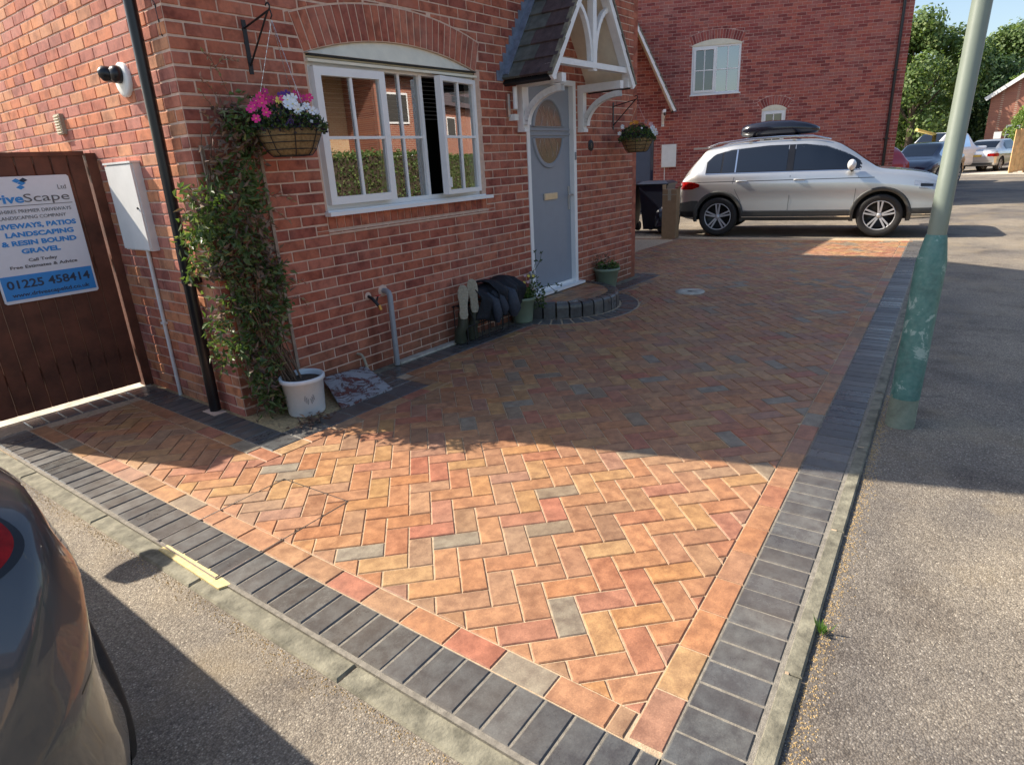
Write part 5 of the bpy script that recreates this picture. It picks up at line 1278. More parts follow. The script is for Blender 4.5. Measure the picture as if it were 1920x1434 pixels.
C1.patch('front_lower_trim', MAT['cladding'], 3.92, 4.46, .34, .47, off=.006)
C1.patch('front_lower_strip', MAT['chrome'], 3.95, 4.40, .36, .375, off=.010, nz=1)
C1.patch('tail_lamp', MAT['tail_red'], .07, .44, lambda x: .86+.045*max(0, (x-.3)/.14), lambda x: 1.0-.05*max(0, (x-.2)/.24)**2, off=.006)
C1.patch('headlamp', MAT['headlamp'], 3.93, 4.40, lambda x: .79-.05*(x-3.93)/.47 if x > 4.0 else .84, lambda x: .915-.10*(x-3.93)/.47, off=.005)
C1.patch('lamp_inner', MAT['black_plastic'], 4.02, 4.20, lambda x: .815-.02*(x-4.0), lambda x: .865-.09*(x-4.0), off=.008)
# black strip painting the shade of the body crease below the handles, door seams
C1.seam([(x, .985-.008*(x/4)) for x in [.14+.1*i for i in range(33)]], w=.011, name='crease_line')
def wlo(x): return 1.150-.018*x/3
def wtop(x): return float(np.interp(x, [.50, .66, .95, 1.6, 2.2, 2.55, 2.85, 3.06, 3.16], [1.30, 1.46, 1.53, 1.572, 1.565, 1.515, 1.40, 1.28, 1.19]))
C1.patch('side_window', MAT['car_glass'], .55, .80, wlo, wtop); C1.patch('side_window', MAT['car_glass'], .83, 1.06, wlo, wtop); C1.patch('side_window', MAT['car_glass'], 1.08, 1.94, wlo, wtop); C1.patch('side_window', MAT['car_glass'], 2.06, 3.10, wlo, wtop, nx=30)
C1.patch('window_surround', MAT['black_plastic'], .53, 3.13, lambda x: wlo(x)-.012, lambda x: wtop(x)+.008, off=.001, nx=50)
C1.patch('window_pillar', MAT['black_plastic'], 1.95, 2.05, wlo, wtop, off=.006, nx=4); C1.patch('window_pillar', MAT['chrome'], 1.055, 1.08, wlo, wtop, off=.006, nx=2)
C1.patch('window_strip', MAT['chrome'], .53, 3.12, lambda x: wlo(x)-.022, lambda x: wlo(x)-.010, off=.004, nz=1, nx=40)
C1.tpatch('windscreen', MAT['car_glass'], 2.66, 3.38, lambda x: .50+.14*(x-2.66)/.7)
C1.tpatch('bonnet_grille', MAT['black_plastic'], 4.40, 4.475, .42)
for xs_ in (2.02, ):
    C1.seam([(xs_, .46), (xs_+.01, .7), (xs_, 1.03), (xs_, 1.06)])
C1.seam([(1.20, .62), (1.10, .80), (1.04, .95), (1.06, 1.06)]); C1.seam([(3.07, .46), (3.08, .8), (3.10, 1.0)]); C1.seam([(1.24, .455), (3.07, .455)])
for x in (1.20, 2.18):
    for sg_ in (-1, 1):
        y = sg_*(C1.side(x, .98)+.022); mb = MB(); mb.tube([(x-.09, y*.985, .98), (x-.05, y, .985), (x+.05, y, .985), (x+.09, y*.985, .98)], .014, 8); mb.build('door_handle', MAT['silver'], suv, local=True)
for sg_ in (-1, 1):
    mb = MB(); Mm = Matrix.Translation((2.98, sg_*1.03, 1.20)) @ Matrix.Scale(.62, 4, (1, 0, 0)) @ Matrix.Scale(.80, 4, (0, 0, 1)); mb.lathe([(0, -.13), (.07, -.12), (.105, -.05), (.11, .04), (.085, .11), (0, .13)], 18, Mm @ Matrix.Rotation(math.pi/2, 4, 'X')); mb.build('door_mirror', MAT['white_car'], suv, local=True)
    mb = MB(); mb.tube([(3.0, sg_*.90, 1.12), (2.99, sg_*1.0, 1.11), (2.98, sg_*1.03, 1.13)], .028, 8); mb.build('mirror_arm', MAT['black_plastic'], suv, local=True)
    mb = MB(); mb.tube([(.50, sg_*.57, 1.60), (.70, sg_*.60, 1.665), (1.2, sg_*.615, 1.71), (1.8, sg_*.62, 1.722), (2.3, sg_*.61, 1.705), (2.55, sg_*.60, 1.64)], .013, 8); mb.build('roof_rail', MAT['chrome'], suv, local=True)
C1.tpatch('rear_window', MAT['car_glass'], .14, .40, .52)
mb = MB(); mb.box(.22, -.54, 1.575, .55, .54, 1.61); mb.build('spoiler', MAT['silver'], suv, local=True)
rb = tag(empty('roof_box', (0, 0, 0)), 'glossy black roof box on top of the silver SUV', 'roof box'); rb.location = suv.location; rb.rotation_euler = suv.rotation_euler
mb = MB(); vs = []; st = [(0, .22, .02, .15), (.05, .32, .0, .20), (.2, .36, -.02, .245), (.5, .38, -.02, .27), (.9, .37, -.02, .255), (1.15, .32, -.01, .20), (1.30, .24, .0, .14), (1.36, .16, .03, .10)]
for x, w, a, b in st:
    ring = []
    for k in range(16):
        t = 2*math.pi*k/16; c_, s_ = math.cos(t), math.sin(t); ring.append((1.0+x, .12+w*abs(c_)**.55*(1 if c_ > 0 else -1), 1.755+(a+b)/2+(b-a)/2*abs(s_)**.65*(1 if s_ > 0 else -1)))
    vs += ring
mb.add(vs, [(i*16+j, i*16+(j+1) % 16, (i+1)*16+(j+1) % 16, (i+1)*16+j) for i in range(len(st)-1) for j in range(16)]+[tuple(range(16))[::-1], tuple((len(st)-1)*16+j for j in range(16))], 0, True)
gb = plain('gloss_black_box', (.012,.013,.022), .18, var=.1, scale=5, bs=0, coat=.5)
mb.build('shell', gb, rb, recalc=True, local=True)
for x in (1.25, 2.0):
    mb = MB(); mb.bar((x, -.60, 1.73), (x, .62, 1.73), .05, .022); mb.build('cross_bar', MAT['black_plastic'], rb, local=True)
# ---- foreground car: only its rear right corner shows
fc = tag(empty('parked_car', (-.37, -2.0, 0)), 'dark grey hatchback parked in the street, rear corner with red tail lamp', 'car')
fc.rotation_euler = (0, 0, math.pi/2); fc.location = (-.398, -2.79, -.02)
tab = [(0, .40, .46, .62, .66, .34), (.03, .30, .64, .68, .74, .42), (.09, .29, .755, .80, .90, .48), (.18, .29, .83, .92, 1.04, .53), (.30, .29, .868, .99, 1.18, .55), (.45, .26, .885, 1.0, 1.30, .56), (.65, .21, .885, .99, 1.39, .57), (1.0, .20, .895, .98, 1.445, .585), (1.7, .19, .90, .96, 1.47, .60), (2.2, .19, .90, .95, 1.44, .60), (2.6, .19, .90, .94, 1.30, .60), (2.95, .19, .90, .92, 1.08, .63), (3.2, .19, .89, .90, .97, .68), (3.6, .20, .87, .84, .90, .66), (3.9, .22, .82, .74, .79, .58), (4.08, .26, .70, .62, .66, .48), (4.14, .34, .55, .54, .57, .4)]
C2 = Car(fc, tab, 4.14); C2.body(MAT['darkgrey'], [(.74, .31, .355), (3.32, .31, .355)], n=110)
for wx in (.74, 3.32): C2.wheel(wx, .315, .895, .318, .21, .21)
C2.patch('tail_lamp', MAT['tail_red'], .15, .36, lambda x: min(.925+.16*max(0, (x-.105)/.2)**2.5, smooth(C2.tab, x, 4)-.075), lambda x: smooth(C2.tab, x, 4)-.045, off=.006, nx=30, nz=8)
C2.patch('bumper_seam', MAT['black_plastic'], .11, .385, lambda x: .655+.02*min(1, x/.2), lambda x: .6585+.02*min(1, x/.2), off=.0012, nx=30, nz=1)
C2.patch('lamp_surround', MAT['black_plastic'], .145, .375, lambda x: min(.917+.16*max(0, (x-.105)/.2)**2.5, smooth(C2.tab, x, 4)-.07), lambda x: smooth(C2.tab, x, 4)-.037, off=.003, nx=30, nz=8)
C2.patch('lower_bumper', MAT['black_plastic'], .02, .38, .30, .37, off=.004)
def w2lo(x): return .995-.015*x
def w2t(x): return float(np.interp(x, [.62, .9, 1.5, 2.1, 2.5, 2.85], [1.12, 1.30, 1.35, 1.33, 1.22, 1.02]))
C2.patch('side_window', MAT['car_glass'], .66, 1.5, w2lo, w2t); C2.patch('side_window', MAT['car_glass'], 1.56, 2.78, w2lo, w2t)
C2.tpatch('rear_window', MAT['car_glass'], .28, .56, .47); C2.tpatch('windscreen', MAT['car_glass'], 2.28, 3.02, .55)
for sg_ in (-1, 1):
    mb = MB(); mb.lathe([(0, -.12), (.06, -.11), (.085, -.04), (.09, .04), (.07, .1), (0, .12)], 16, Matrix.Translation((2.68, sg_*.99, 1.0)) @ Matrix.Scale(.6, 4, (1, 0, 0)) @ Matrix.Rotation(math.pi/2, 4, 'X')); mb.build('door_mirror', MAT['darkgrey'], fc, local=True)
mb = MB(); mb.box(-.02, -.26, .50, .02, .26, .61); mb.build('number_plate', MAT['plate'], fc, local=True)
mb = MB(); mb.box(.42, -.5, 1.27, .66, .5, 1.405); mb.build('spoiler', MAT['darkgrey'], fc, local=True)
# ------------------------------------------------------------------ far house across the end of the drive
AO = Vector((18.5, 1.8, 0)); ar_ = R(117.5-180); FA = Frame(AO, (math.cos(ar_), math.sin(ar_), 0), (0, 0, 1), (math.cos(ar_-math.pi/2), math.sin(ar_-math.pi/2), 0))
fh = tag(empty('brick_house', tuple(AO)), 'tall plum brick house gable across the end with two white windows', 'house')
XR = 3.42; FO = []; wx0, wx1, wz0, wz1 = -1.79, -.56, 2.97, 4.13
FO.append(rect(wx0, wz0, wx1, wz1+.03)); AFc, AFh, AFz, AFs = (wx0+wx1)/2, .63, wz1+.02, .12
sx0, sx1 = .06, .66; FO.append(rect(sx0, 1.55, sx1, 2.50)); door_o = rect(-3.75, -.1, -2.72, 2.12); FO.append(door_o)
L0 = arc_pts(AFc, AFh, AFz, AFs, 12)[0]; L1 = arc_pts((sx0+sx1)/2, .31, 2.50, .10, 12)[0]
def lensobs(Lp, z):
    out = []
    for i in range(len(Lp)-1):
        q = [(Lp[i][0], z-.02), (Lp[i+1][0], z-.02), Lp[i+1], Lp[i]]
        if area(q) > 1e-5: out.append(q)
    return out
lo_ = lensobs(L0, AFz)+lensobs(L1, 2.50)
aro = [o if area(o) > 0 else o[::-1] for o in arch_obs(AFc, AFh, AFz, AFs, .23)+arch_obs((sx0+sx1)/2, .31, 2.50, .10, .23)]
mb = MB(); walls(mb, FA, rect(-7, -.2, XR, 6.8), FO, .2); FAW = mb.build('gable_wall', MAT['mortar_far'], fh)
bricks(FAW, FA, -7, XR, -.02, 6.6, .05, FO+lo_+aro+[rect(wx0-.03, wz0-.13, wx1+.03, wz0)], MAT['brick_dark'], 300, ch=0)
voussoirs(FAW, FA, AFc, AFh, AFz, AFs, .225, 20, MAT['brick_dark']); voussoirs(FAW, FA, (sx0+sx1)/2, .31, 2.50, .10, .225, 12, MAT['brick_dark'])
L = []; x = wx0-.02
while x < wx1: L.append((rect(x+.004, wz0-.125, x+.071, wz0-.03), None)); x += .075
pieces(L, FA, FAW, 'sill_brick', MAT['brick_dark'], 300, -.012, .02, .002, 'sill_bricks')
mb = MB(); mb.prism([(-7, -.2), (XR-.001, -.2), (XR-.001, 6.8), (-7, 6.8)], -8, -.21, FA); mb.build('house_shell', MAT['brick_dark'], fh, recalc=True)
mb = MB()
c_ = [FA(-7.2, 6.7, .25), FA(XR+.3, 6.7, .25), FA(XR+.3, 9.5, -4), FA(-7.2, 9.5, -4), FA(XR+.3, 6.7, -8.3), FA(-7.2, 6.7, -8.3)]
mb.add(c_, ((0, 1, 2, 3), (3, 2, 4, 5), (0, 3, 5), (1, 4, 2), (0, 5, 4, 1))); mb.build('roof', MAT['rtile'], fh, recalc=True)
def fwin(a0, b0, a1, b1, cas, arcp, az):
    mb = MB(); fr(mb, FA, a0, b0, a1, b1, .05, -.08, -.01); mid = (a0+a1)/2
    if cas: FA.box(mb, mid-.02, b0+.05, -.078, mid+.02, b1-.05, -.012)
    wn = mb.build('window', MAT['upvc'], fh)
    cells = [(a0+.05, mid-.02), (mid+.02, a1-.05)] if cas else [(a0+.05, a1-.05)]
    for ci, (c0, c1) in enumerate(cells):
        if ci == 0: mb = MB(); fr(mb, FA, c0, b0+.05, c1, b1-.05, .05, -.03, .018); mb.build('sash', MAT['upvc'], wn); c0 += .05; c1 -= .05
        for k in (1,):
            mb = MB(); FA.box(mb, (c0+c1)/2-.012, b0+.06, -.03, (c0+c1)/2+.012, b1-.06, -.005); mb.build('glazing_bar', MAT['upvc'], wn)
            mb = MB(); FA.box(mb, c0, (b0+b1)/2-.012, -.0305, c1, (b0+b1)/2+.012, -.0055); mb.build('glazing_bar', MAT['upvc'], wn)
        for (p0, p1) in ((c0, (c0+c1)/2), ((c0+c1)/2, c1)):
            for (q0, q1) in ((b0+.05, (b0+b1)/2), ((b0+b1)/2, b1-.05)):
                mb = MB(); mb.add([FA(p0, q0, -.035), FA(p1, q0, -.035), FA(p1, q1, -.035), FA(p0, q1, -.035)], ((0, 1, 2, 3),)); mb.build('pane', MAT['glass_far' if ci == 0 else 'glass'], wn)
    mb = MB(); mb.prism([(x_, z_) for x_, z_ in [(arcp[0][0], az-.02)]+[(arcp[-1][0], az-.02)]+arcp[::-1]], -.05, .015, FA); mb.build('arch_board', MAT['cream'], wn)
    mb = MB(); FA.box(mb, a0-.03, b0-.03, -.02, a1+.03, b0-.001, .05); mb.build('sill', MAT['upvc'], wn)
    mb = MB(); FA.box(mb, a0+.02, b0+.02, -.195, a1-.02, b1-.02, -.19); mb.build('dark_reveal', MAT['dark_room'], wn)  # dark sheet standing in for the unlit room behind the panes
fwin(wx0, wz0, wx1, wz1, True, L0, AFz); fwin(sx0, 1.55, sx1, 2.48, False, L1, 2.50)
mb = MB(); FA.box(mb, -3.66, 0, -.06, -2.80, 2.05, -.03); fd = mb.build('door', MAT['garage_grey'], fh)
mb = MB(); fr(mb, FA, -3.74, -.02, -2.73, 2.11, .07, -.08, .0); mb.build('door_frame', MAT['navy'], fh)
canopy(fh, Frame(FA(-3.30, 0), FA.u, FA.v, FA.n), 1.05, 2.62, 2.15, .95, .8, .35, truss=False)
fdp = tag(empty('downpipe', tuple(FA(3.17, 0, .06))), 'black downpipe near the street corner of the far gable', 'downpipe')
mb = MB(); mb.tube([FA(3.17, 0, .06), FA(3.17, 6.6, .06)], .036, 10); mb.build('pipe', MAT['black_plastic'], fdp)
for z in (1.6, 3.2, 4.8):
    mb = MB(); FA.box(mb, 3.11, z, .002, 3.23, z+.03, .10); mb.build('bracket', MAT['black_plastic'], fdp)
fmt = tag(empty('meter_box', tuple(FA(-2.32, 1.45, .1))), 'small white meter box on far house beside blue bins', 'meter box')
mb = MB(); FA.box(mb, -2.51, 1.18, .001, -2.12, 1.77, .12); mb.build('case', MAT['meter'], fmt); mb = MB(); FA.box(mb, -2.495, 1.195, .12, -2.135, 1.755, .135); mb.build('door', MAT['meter'], fmt)
mb = MB(); mb.tube([FA(-2.42, 0, .03), FA(-2.42, 1.18, .03)], .012, 6); mb.build('pipe', MAT['meter'], fmt)
# bins and carton
def wheelie(x, y, rz, label):
    t = tag(empty('wheelie_bin', (x, y, 0), rz), label, 'wheelie bin', 'wheelie bins at the end of the drive')
    mb = MB(); vs = []
    for z, a, b in ((.06, .20, .22), (.94, .27, .30)): vs += [(-a, -b, z), (a, -b, z), (a, b, z), (-a, b, z)]
    mb.add(vs, ((3,2,1,0),(4,5,6,7),(0,1,5,4),(1,2,6,5),(2,3,7,6),(3,0,4,7))); mb.build('body', MAT['bin'], t, local=True)
    mb = MB(); vs = []
    for z, a, b in ((.94, .29, .32), (.97, .30, .335), (1.02, .22, .25)): vs += [(-a, -b, z), (a, -b, z), (a, b, z), (-a, b, z)]
    mb.add(vs, ((3,2,1,0),(8,9,10,11))+tuple((4*k+i, 4*k+(i+1) % 4, 4*k+4+(i+1) % 4, 4*k+4+i) for k in range(2) for i in range(4))); mb.build('lid', MAT['bin'], t, local=True)
    mb = MB(); mb.tube([(.29, -.24, .97), (.34, -.24, .98), (.34, .24, .98), (.29, .24, .97)], .014, 6); mb.build('handle', MAT['bin'], t, local=True)
    for s_ in (-1, 1):
        mb = MB(); mb.lathe([(0, -.03), (.10, -.03), (.10, .03), (0, .03)], 16, Matrix.Translation((.22, s_*.20, .10)) @ Matrix.Rotation(math.pi/2, 4, 'X')); mb.build('wheel', MAT['rubber'], t, local=True)
wheelie(12.75, 1.98, .1, 'navy wheelie bin nearer the house wall'); wheelie(12.62, 2.66, -.05, 'navy wheelie bin half hidden by the house wall corner')
bg_ = tag(empty('bin_bag', (12.55, 1.66, .0)), 'crumpled dark bag slumped against the wheelie bin', 'bag')
bm = bmesh.new(); bmesh.ops.create_icosphere(bm, subdivisions=3, radius=.24); rr_ = random.Random(2)
from mathutils import noise as mn
for v in bm.verts:
    v.co *= 1+.35*mn.noise(v.co*9)+.1*mn.noise(v.co*30); v.co.z = max(v.co.z*1.2+.24, 0)
me = bpy.data.meshes.new('bag'); bm.to_mesh(me); bm.free(); me.materials.append(MAT['bin']); link('bag', me, bg_, local=True)
cbx = tag(empty('cardboard_box', (11.78, 1.24, 0), .08), 'tall narrow brown carton standing by the bins', 'carton')
mb = MB(); mb.box(-.10, -.135, .002, .10, .135, .90); mb.build('carton', MAT['cardboard'], cbx, local=True)
mb = MB(); mb.box(-.103, -.03, .70, -.1005, .03, .90); mb.box(-.1035, -.135, .80, -.1008, .135, .815); mb.build('tape', MAT['sole'], cbx, local=True)
mb = MB(); mb.add([(-.10, .135, .90), (.10, .135, .90), (.10, .14, .985), (-.10, .14, .985)], ((0, 1, 2, 3),)); mb.add([(-.10, -.135, .90), (.10, -.135, .90), (.09, -.19, .96), (-.09, -.19, .96)], ((0, 1, 2, 3),)); mb.build('flap', MAT['cardboard'], cbx, local=True)
# ------------------------------------------------------------------ far street
def at(px, py=None, dist=None, z=0):
    """world point seen at a picture position, at a given distance along the view"""
    d = (_f+_r2*((px-960)/FPX)+_d2*((py-717)/FPX)); return Vector(CP)+d*dist
def simplecar(name, label, pos_, rz, tab, L, mat, glass=True):
    t = tag(empty(name, pos_, rz), label, 'car'); c = Car(t, tab, L); c.body(MAT[mat], [(.75, .32, .36), (L-.85, .32, .36)], n=50)
    for wx in (.75, L-.85): c.wheel(wx, .31, .84, .31, .2, .21)
    return t, c
SED = [(0, .40, .60, .62, .66, .5), (.06, .28, .80, .84, .90, .6), (.2, .24, .86, .92, .98, .66), (.75, .22, .88, .93, 1.03, .66), (1.15, .20, .89, .93, 1.27, .56), (1.5, .20, .89, .92, 1.40, .55), (2.4, .20, .89, .91, 1.42, .56), (2.9, .20, .89, .90, 1.22, .58), (3.3, .20, .89, .88, .98, .66), (4.0, .22, .87, .80, .86, .64), (4.4, .26, .76, .68, .72, .5), (4.5, .36, .6, .56, .60, .45)]
HAT = [(0, .40, .60, .70, .74, .5), (.06, .28, .78, .90, .96, .6), (.25, .24, .85, .95, 1.25, .56), (.6, .22, .87, .94, 1.42, .56), (1.5, .20, .88, .92, 1.47, .57), (2.2, .20, .88, .91, 1.42, .57), (2.7, .20, .88, .90, 1.18, .58), (3.1, .20, .88, .88, .98, .66), (3.7, .22, .86, .80, .86, .64), (4.0, .26, .76, .68, .72, .5), (4.1, .36, .6, .56, .60, .45)]
def lay(px0, d0, px1, d1):
    """front and rear ground points from picture columns and distances"""
    a, b = at(px0, 300, d0), at(px1, 300, d1); v = Vector((a.x-b.x, a.y-b.y, 0)).normalized(); return (b.x, b.y, -.02), math.atan2(v.y, v.x), v
SEDC = at(1826, 300, 29.3)
tS, cS = simplecar('parked_car', 'silver saloon seen from behind in the street beyond the post', (SEDC.x, SEDC.y, -.02), R(-16), SED, 4.5, 'silver')
cS.tpatch('rear_window', MAT['car_glass'], .78, 1.28, .52); cS.patch('side_window', MAT['car_glass'], 1.2, 2.9, .96, lambda x: float(np.interp(x, [1.2, 1.5, 2.4, 2.9], [1.12, 1.33, 1.35, 1.05])))
cS.patch('tail_lamp', MAT['tail_red'], .03, .30, .66, .80, off=.006)
for nm_, mt_, a, b, c_, d_, e_ in (('tail_lamp', 'tail_red', .50, .76, .68, .80, 0), ('tail_lamp', 'tail_red', -.76, -.50, .68, .80, 0), ('number_plate', 'plate', -.28, .28, .66, .76, 0), ('rear_bumper', 'cladding', -.74, .74, .30, .40, 0)):
    mb = MB(); mb.box(-.0, a, c_, .075, b, d_); mb.build(nm_, MAT[mt_], tS, local=True)
pN, rN, vN = lay(1690, 21.5, 1784, 25.2); pN = (pN[0], pN[1], -.02)
fN = at(1696, 300, 21.5); tN, cN = simplecar('parked_car', 'navy blue car mostly hidden behind the lamp post', (fN.x-vN.x*4.1, fN.y-vN.y*4.1, -.02), rN, HAT, 4.1, 'navy')
cN.patch('side_window', MAT['car_glass'], .7, 2.8, .97, lambda x: float(np.interp(x, [.7, 1.0, 2.2, 2.8], [1.2, 1.36, 1.34, 1.05]))); cN.tpatch('windscreen', MAT['car_glass'], 2.25, 3.0, .52)
WH = [(0, .45, .8, 1.0, 1.05, .7), (.1, .4, .92, 1.08, 1.14, .8), (1.5, .35, .95, 1.10, 1.16, .8), (1.9, .3, .95, 1.1, 1.75, .62), (2.2, .3, .95, 1.1, 1.82, .62), (3.2, .3, .95, 1.1, 1.82, .62), (3.7, .3, .95, 1.08, 1.5, .64), (4.05, .3, .95, 1.05, 1.18, .75), (4.8, .32, .93, .95, 1.02, .72), (5.0, .4, .8, .8, .85, .6)]
pW, rW, vW = lay(1700, 29, 1850, 31); fW = at(1698, 300, 29)
tW, cW = simplecar('pickup_truck', 'white pickup carrying a long yellow pole on its roof', (fW.x-vW.x*5, fW.y-vW.y*5, -.02), rW, WH, 5.0, 'white_car')
cW.patch('side_window', MAT['car_glass'], 1.95, 2.75, 1.14, lambda x: 1.66, nx=8); cW.patch('side_window', MAT['car_glass'], 2.85, 3.75, 1.14, lambda x: float(np.interp(x, [2.85, 3.3, 3.75], [1.68, 1.64, 1.25]))); cW.tpatch('windscreen', MAT['car_glass'], 3.3, 4.0, .56)
yp = MB(); a_ = at(1719, 244, 28.6); b_ = at(1812, 268, 30.2); yp.bar(a_, b_, .13, .10)
tag(yp.build('ladder', plain('yellow_ladder', (.80,.60,.15), .5, bs=0)), 'long yellow pole laid across the white pickup roof', 'pole')
fR = at(1670, 300, 20.4); bR = at(1610, 300, 21.8); vR = Vector((bR.x-fR.x, bR.y-fR.y, 0)).normalized()
tRr = tag(empty('parked_car', (fR.x, fR.y, -.02), math.atan2(vR.y, vR.x)), 'bright red car tail peeping out beyond the far gable corner', 'car')
cR = Car(tRr, HAT, 4.1); cR.body(MAT['red_car'], [(.75, .32, .36), (3.25, .32, .36)], n=40)
for wx in (.75, 3.25): cR.wheel(wx, .31, .84, .31, .2, .21)
# distant street lamp
dl = tag(empty('street_lamp', tuple(at(1738, 268, 64))), 'slim distant street lamp in front of the trees', 'street lamp')
b_ = at(1736, 285, 62); t_ = at(1748, 192, 62); b_.z = -.02; mb = MB(); mb.tube([b_, (t_+b_)/2, t_], [.10, .08, .06], 8); mb.build('column', MAT['sole'], dl)
mb = MB(); mb.bar(t_+Vector((-.1, .9, 0)), t_+Vector((.1, -.5, .02)), .25, .16); mb.build('lantern', MAT['sole'], dl)
# distant brick house
dh = tag(empty('brick_house', tuple(at(1865, 280, 66))), 'distant red brick gable house beyond the parked cars', 'house')
P0 = at(1838, 296, 52); P0.z = 0; r0 = (P0-Vector(CP)); r0.z = 0; r0.normalize(); n_ = Matrix.Rotation(R(-9), 3, 'Z') @ (-r0); u_ = Vector((-n_.y, n_.x, 0))
if u_.cross(Vector((0, 0, 1))).dot(n_) < 0: pass
FD = Frame(P0, u_, (0, 0, 1), n_); wl = 7.0
mb = MB(); mb.prism([(0, -.1), (wl, -.1), (wl, 4.5), (wl/2, 6.9), (0, 4.5)], -8, 0, FD)
def rowbrick(name, c1, c2, mort, sc=1.0):
    m, nt, b = newmat(name); tc = N(nt, 'ShaderNodeTexCoord'); br = N(nt, 'ShaderNodeTexBrick'); mp = N(nt, 'ShaderNodeMapping'); mp.inputs['Rotation'].default_value = (math.pi/2, 0, 0)
    nt.links.new(tc.outputs['Object'], mp.inputs[0]); nt.links.new(mp.outputs[0], br.inputs[0]); br.inputs['Scale'].default_value = 1; br.inputs['Brick Width'].default_value = .225; br.inputs['Row Height'].default_value = .075; br.inputs['Mortar Size'].default_value = .01
    for k, c in (('Color1', c1), ('Color2', c2), ('Mortar', mort)): br.inputs[k].default_value = (*c, 1)
    nt.links.new(br.outputs[0], b.inputs['Base Color']); b.inputs['Roughness'].default_value = .9; return m
MAT['rowbrick'] = rowbrick('distant_brick', (.36,.12,.07), (.27,.08,.055), (.42,.30,.22))
mb.build('wall', MAT['rowbrick'], dh, recalc=True)
mb = MB()
for q in ([(-.3, 4.32), (wl/2, 6.93)], [(wl/2, 6.93), (wl+.3, 4.32)]):
    (x0, z0), (x1, z1) = q; v = [FD(x0, z0, .35), FD(x1, z1, .35), FD(x1, z1, -8.3), FD(x0, z0, -8.3), FD(x0, z0+.22, .35), FD(x1, z1+.22, .35), FD(x1, z1+.22, -8.3), FD(x0, z0+.22, -8.3)]
    mb.add(v, ((0,3,2,1),(4,5,6,7),(0,1,5,4),(1,2,6,5),(2,3,7,6),(3,0,4,7)))
mb.build('roof', MAT['rtile'], dh, recalc=True)
mb = MB(); mb.bar(FD(-.32, 4.34, .40), FD(wl/2, 6.95, .40), .06, .28); mb.build('bargeboard', MAT['paint_white'], dh)
mb = MB(); FD.box(mb, 1.35, .9, 0, 2.25, 2.3, .05); wdh = mb.build('window', MAT['upvc'], dh)
for i in range(2):
    for j in range(2): mb = MB(); FD.box(mb, 1.43+i*.39, .98+j*.63, .05, 1.78+i*.39, 1.55+j*.63, .06); mb.build('pane', MAT['dark_room'], wdh)
# orange fence on the right edge, with upright boards
ff = tag(empty('timber_fence', (38, -3.8, 0)), 'sunlit orange timber fence at far right edge', 'fence')
A_ = Vector((35.8, -3.55, 0)); B_ = Vector((41.5, -9.1, 0)); n = 34
for i in range(n):
    a, b = A_.lerp(B_, i/n), A_.lerp(B_, (i+.94)/n); mb = MB(); mb.bar(a+Vector((0, 0, 0.86+.03*(i % 3))), b+Vector((0, 0, .86+.03*(i % 3))), .03, 1.75, up=(0, 0, 1)); mb.build('board', MAT['fence_far'], ff)
gp = MB(); q = at(1862, 296, 37.5); gp.box(q.x-.12, q.y-.18, 0, q.x+.12, q.y+.18, 1.75); tag(gp.build('gate_post', MAT['paint_white']), 'pale painted gate pier beside the distant orange fence', 'pier')
# ------------------------------------------------------------------ trees
def tree(name, label, base, h, rad, mat, seed, nl=9000, leaf=.28, zlow=.12, group='trees beyond the parked cars'):
    r_ = random.Random(seed); base = Vector(base); t = tag(empty(name, tuple(base)), label, 'tree', group)
    mb = MB(); mb.tube([base, base+Vector((.1, .1, h*.35)), base+Vector((-.1, .2, h*.7))], [h*.03, h*.022, h*.008], 10)
    cl_ = []
    for k in range(60):
        a = r_.uniform(0, 6.28); z = zlow+(1-zlow)*r_.random(); w = rad*math.sin(math.pi*min(.97, .18+.80*(z-zlow)/(1-zlow)))**.7*(.45+.55*r_.random()**.5); c = base+Vector((math.cos(a)*w, math.sin(a)*w, h*z)); cl_.append((c, rad*r_.uniform(.22, .42)))
        if k < 12: mb.tube([base+Vector((0, 0, h*z*.5)), base.lerp(c, .5)+Vector((0, 0, h*z*.35)), c], [h*.01, h*.006, h*.002], 6)
    mb.build('trunk', MAT['trunk'], t); mb = MB()
    for c, s_ in cl_:
        for k in range(nl//60):
            v = Vector((r_.gauss(0, 1), r_.gauss(0, 1), r_.gauss(0, 1))); v = v.normalized()*s_*(r_.random()**.35); v.z *= .8; p = c+v
            n1 = (v.normalized()+Vector((r_.gauss(0, .5), r_.gauss(0, .5), r_.gauss(.3, .5)))).normalized(); x = n1.cross(Vector((r_.gauss(0, 1), r_.gauss(0, 1), r_.gauss(0, 1)))).normalized(); y = n1.cross(x); l = leaf*r_.uniform(.5, 1.2)
            mb.add([p, p+x*l*.5+y*l*.35, p+x*l, p+x*l*.5-y*l*.35], ((0, 1, 2, 3),))
    mb.build('crown', mat, t); return t
def gp_(px, dist): q = at(px, 300, dist); return (q.x, q.y, -.1)
tree('tree', 'tall sunlit tree rising just right of the far gable', gp_(1700, 56), 11.0, 4.6, MAT['tree1'], 1, 30000, .34)
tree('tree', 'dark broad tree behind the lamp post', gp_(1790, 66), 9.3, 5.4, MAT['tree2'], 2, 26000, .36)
tree('tree', 'tall full tree with pale top right of the lamp post', gp_(1856, 74), 12.3, 5.6, MAT['tree1'], 3, 28000, .38)
tree('tree', 'large tree at the right edge behind the distant house', gp_(1925, 80), 12.6, 6.5, MAT['tree1'], 4, 28000, .40)
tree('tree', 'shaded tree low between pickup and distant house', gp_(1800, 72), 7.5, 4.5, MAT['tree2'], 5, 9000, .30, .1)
tree('tree', 'dark tree filling the space behind the red car', gp_(1725, 70), 8.0, 5.0, MAT['tree2'], 6, 9000, .32, .05)
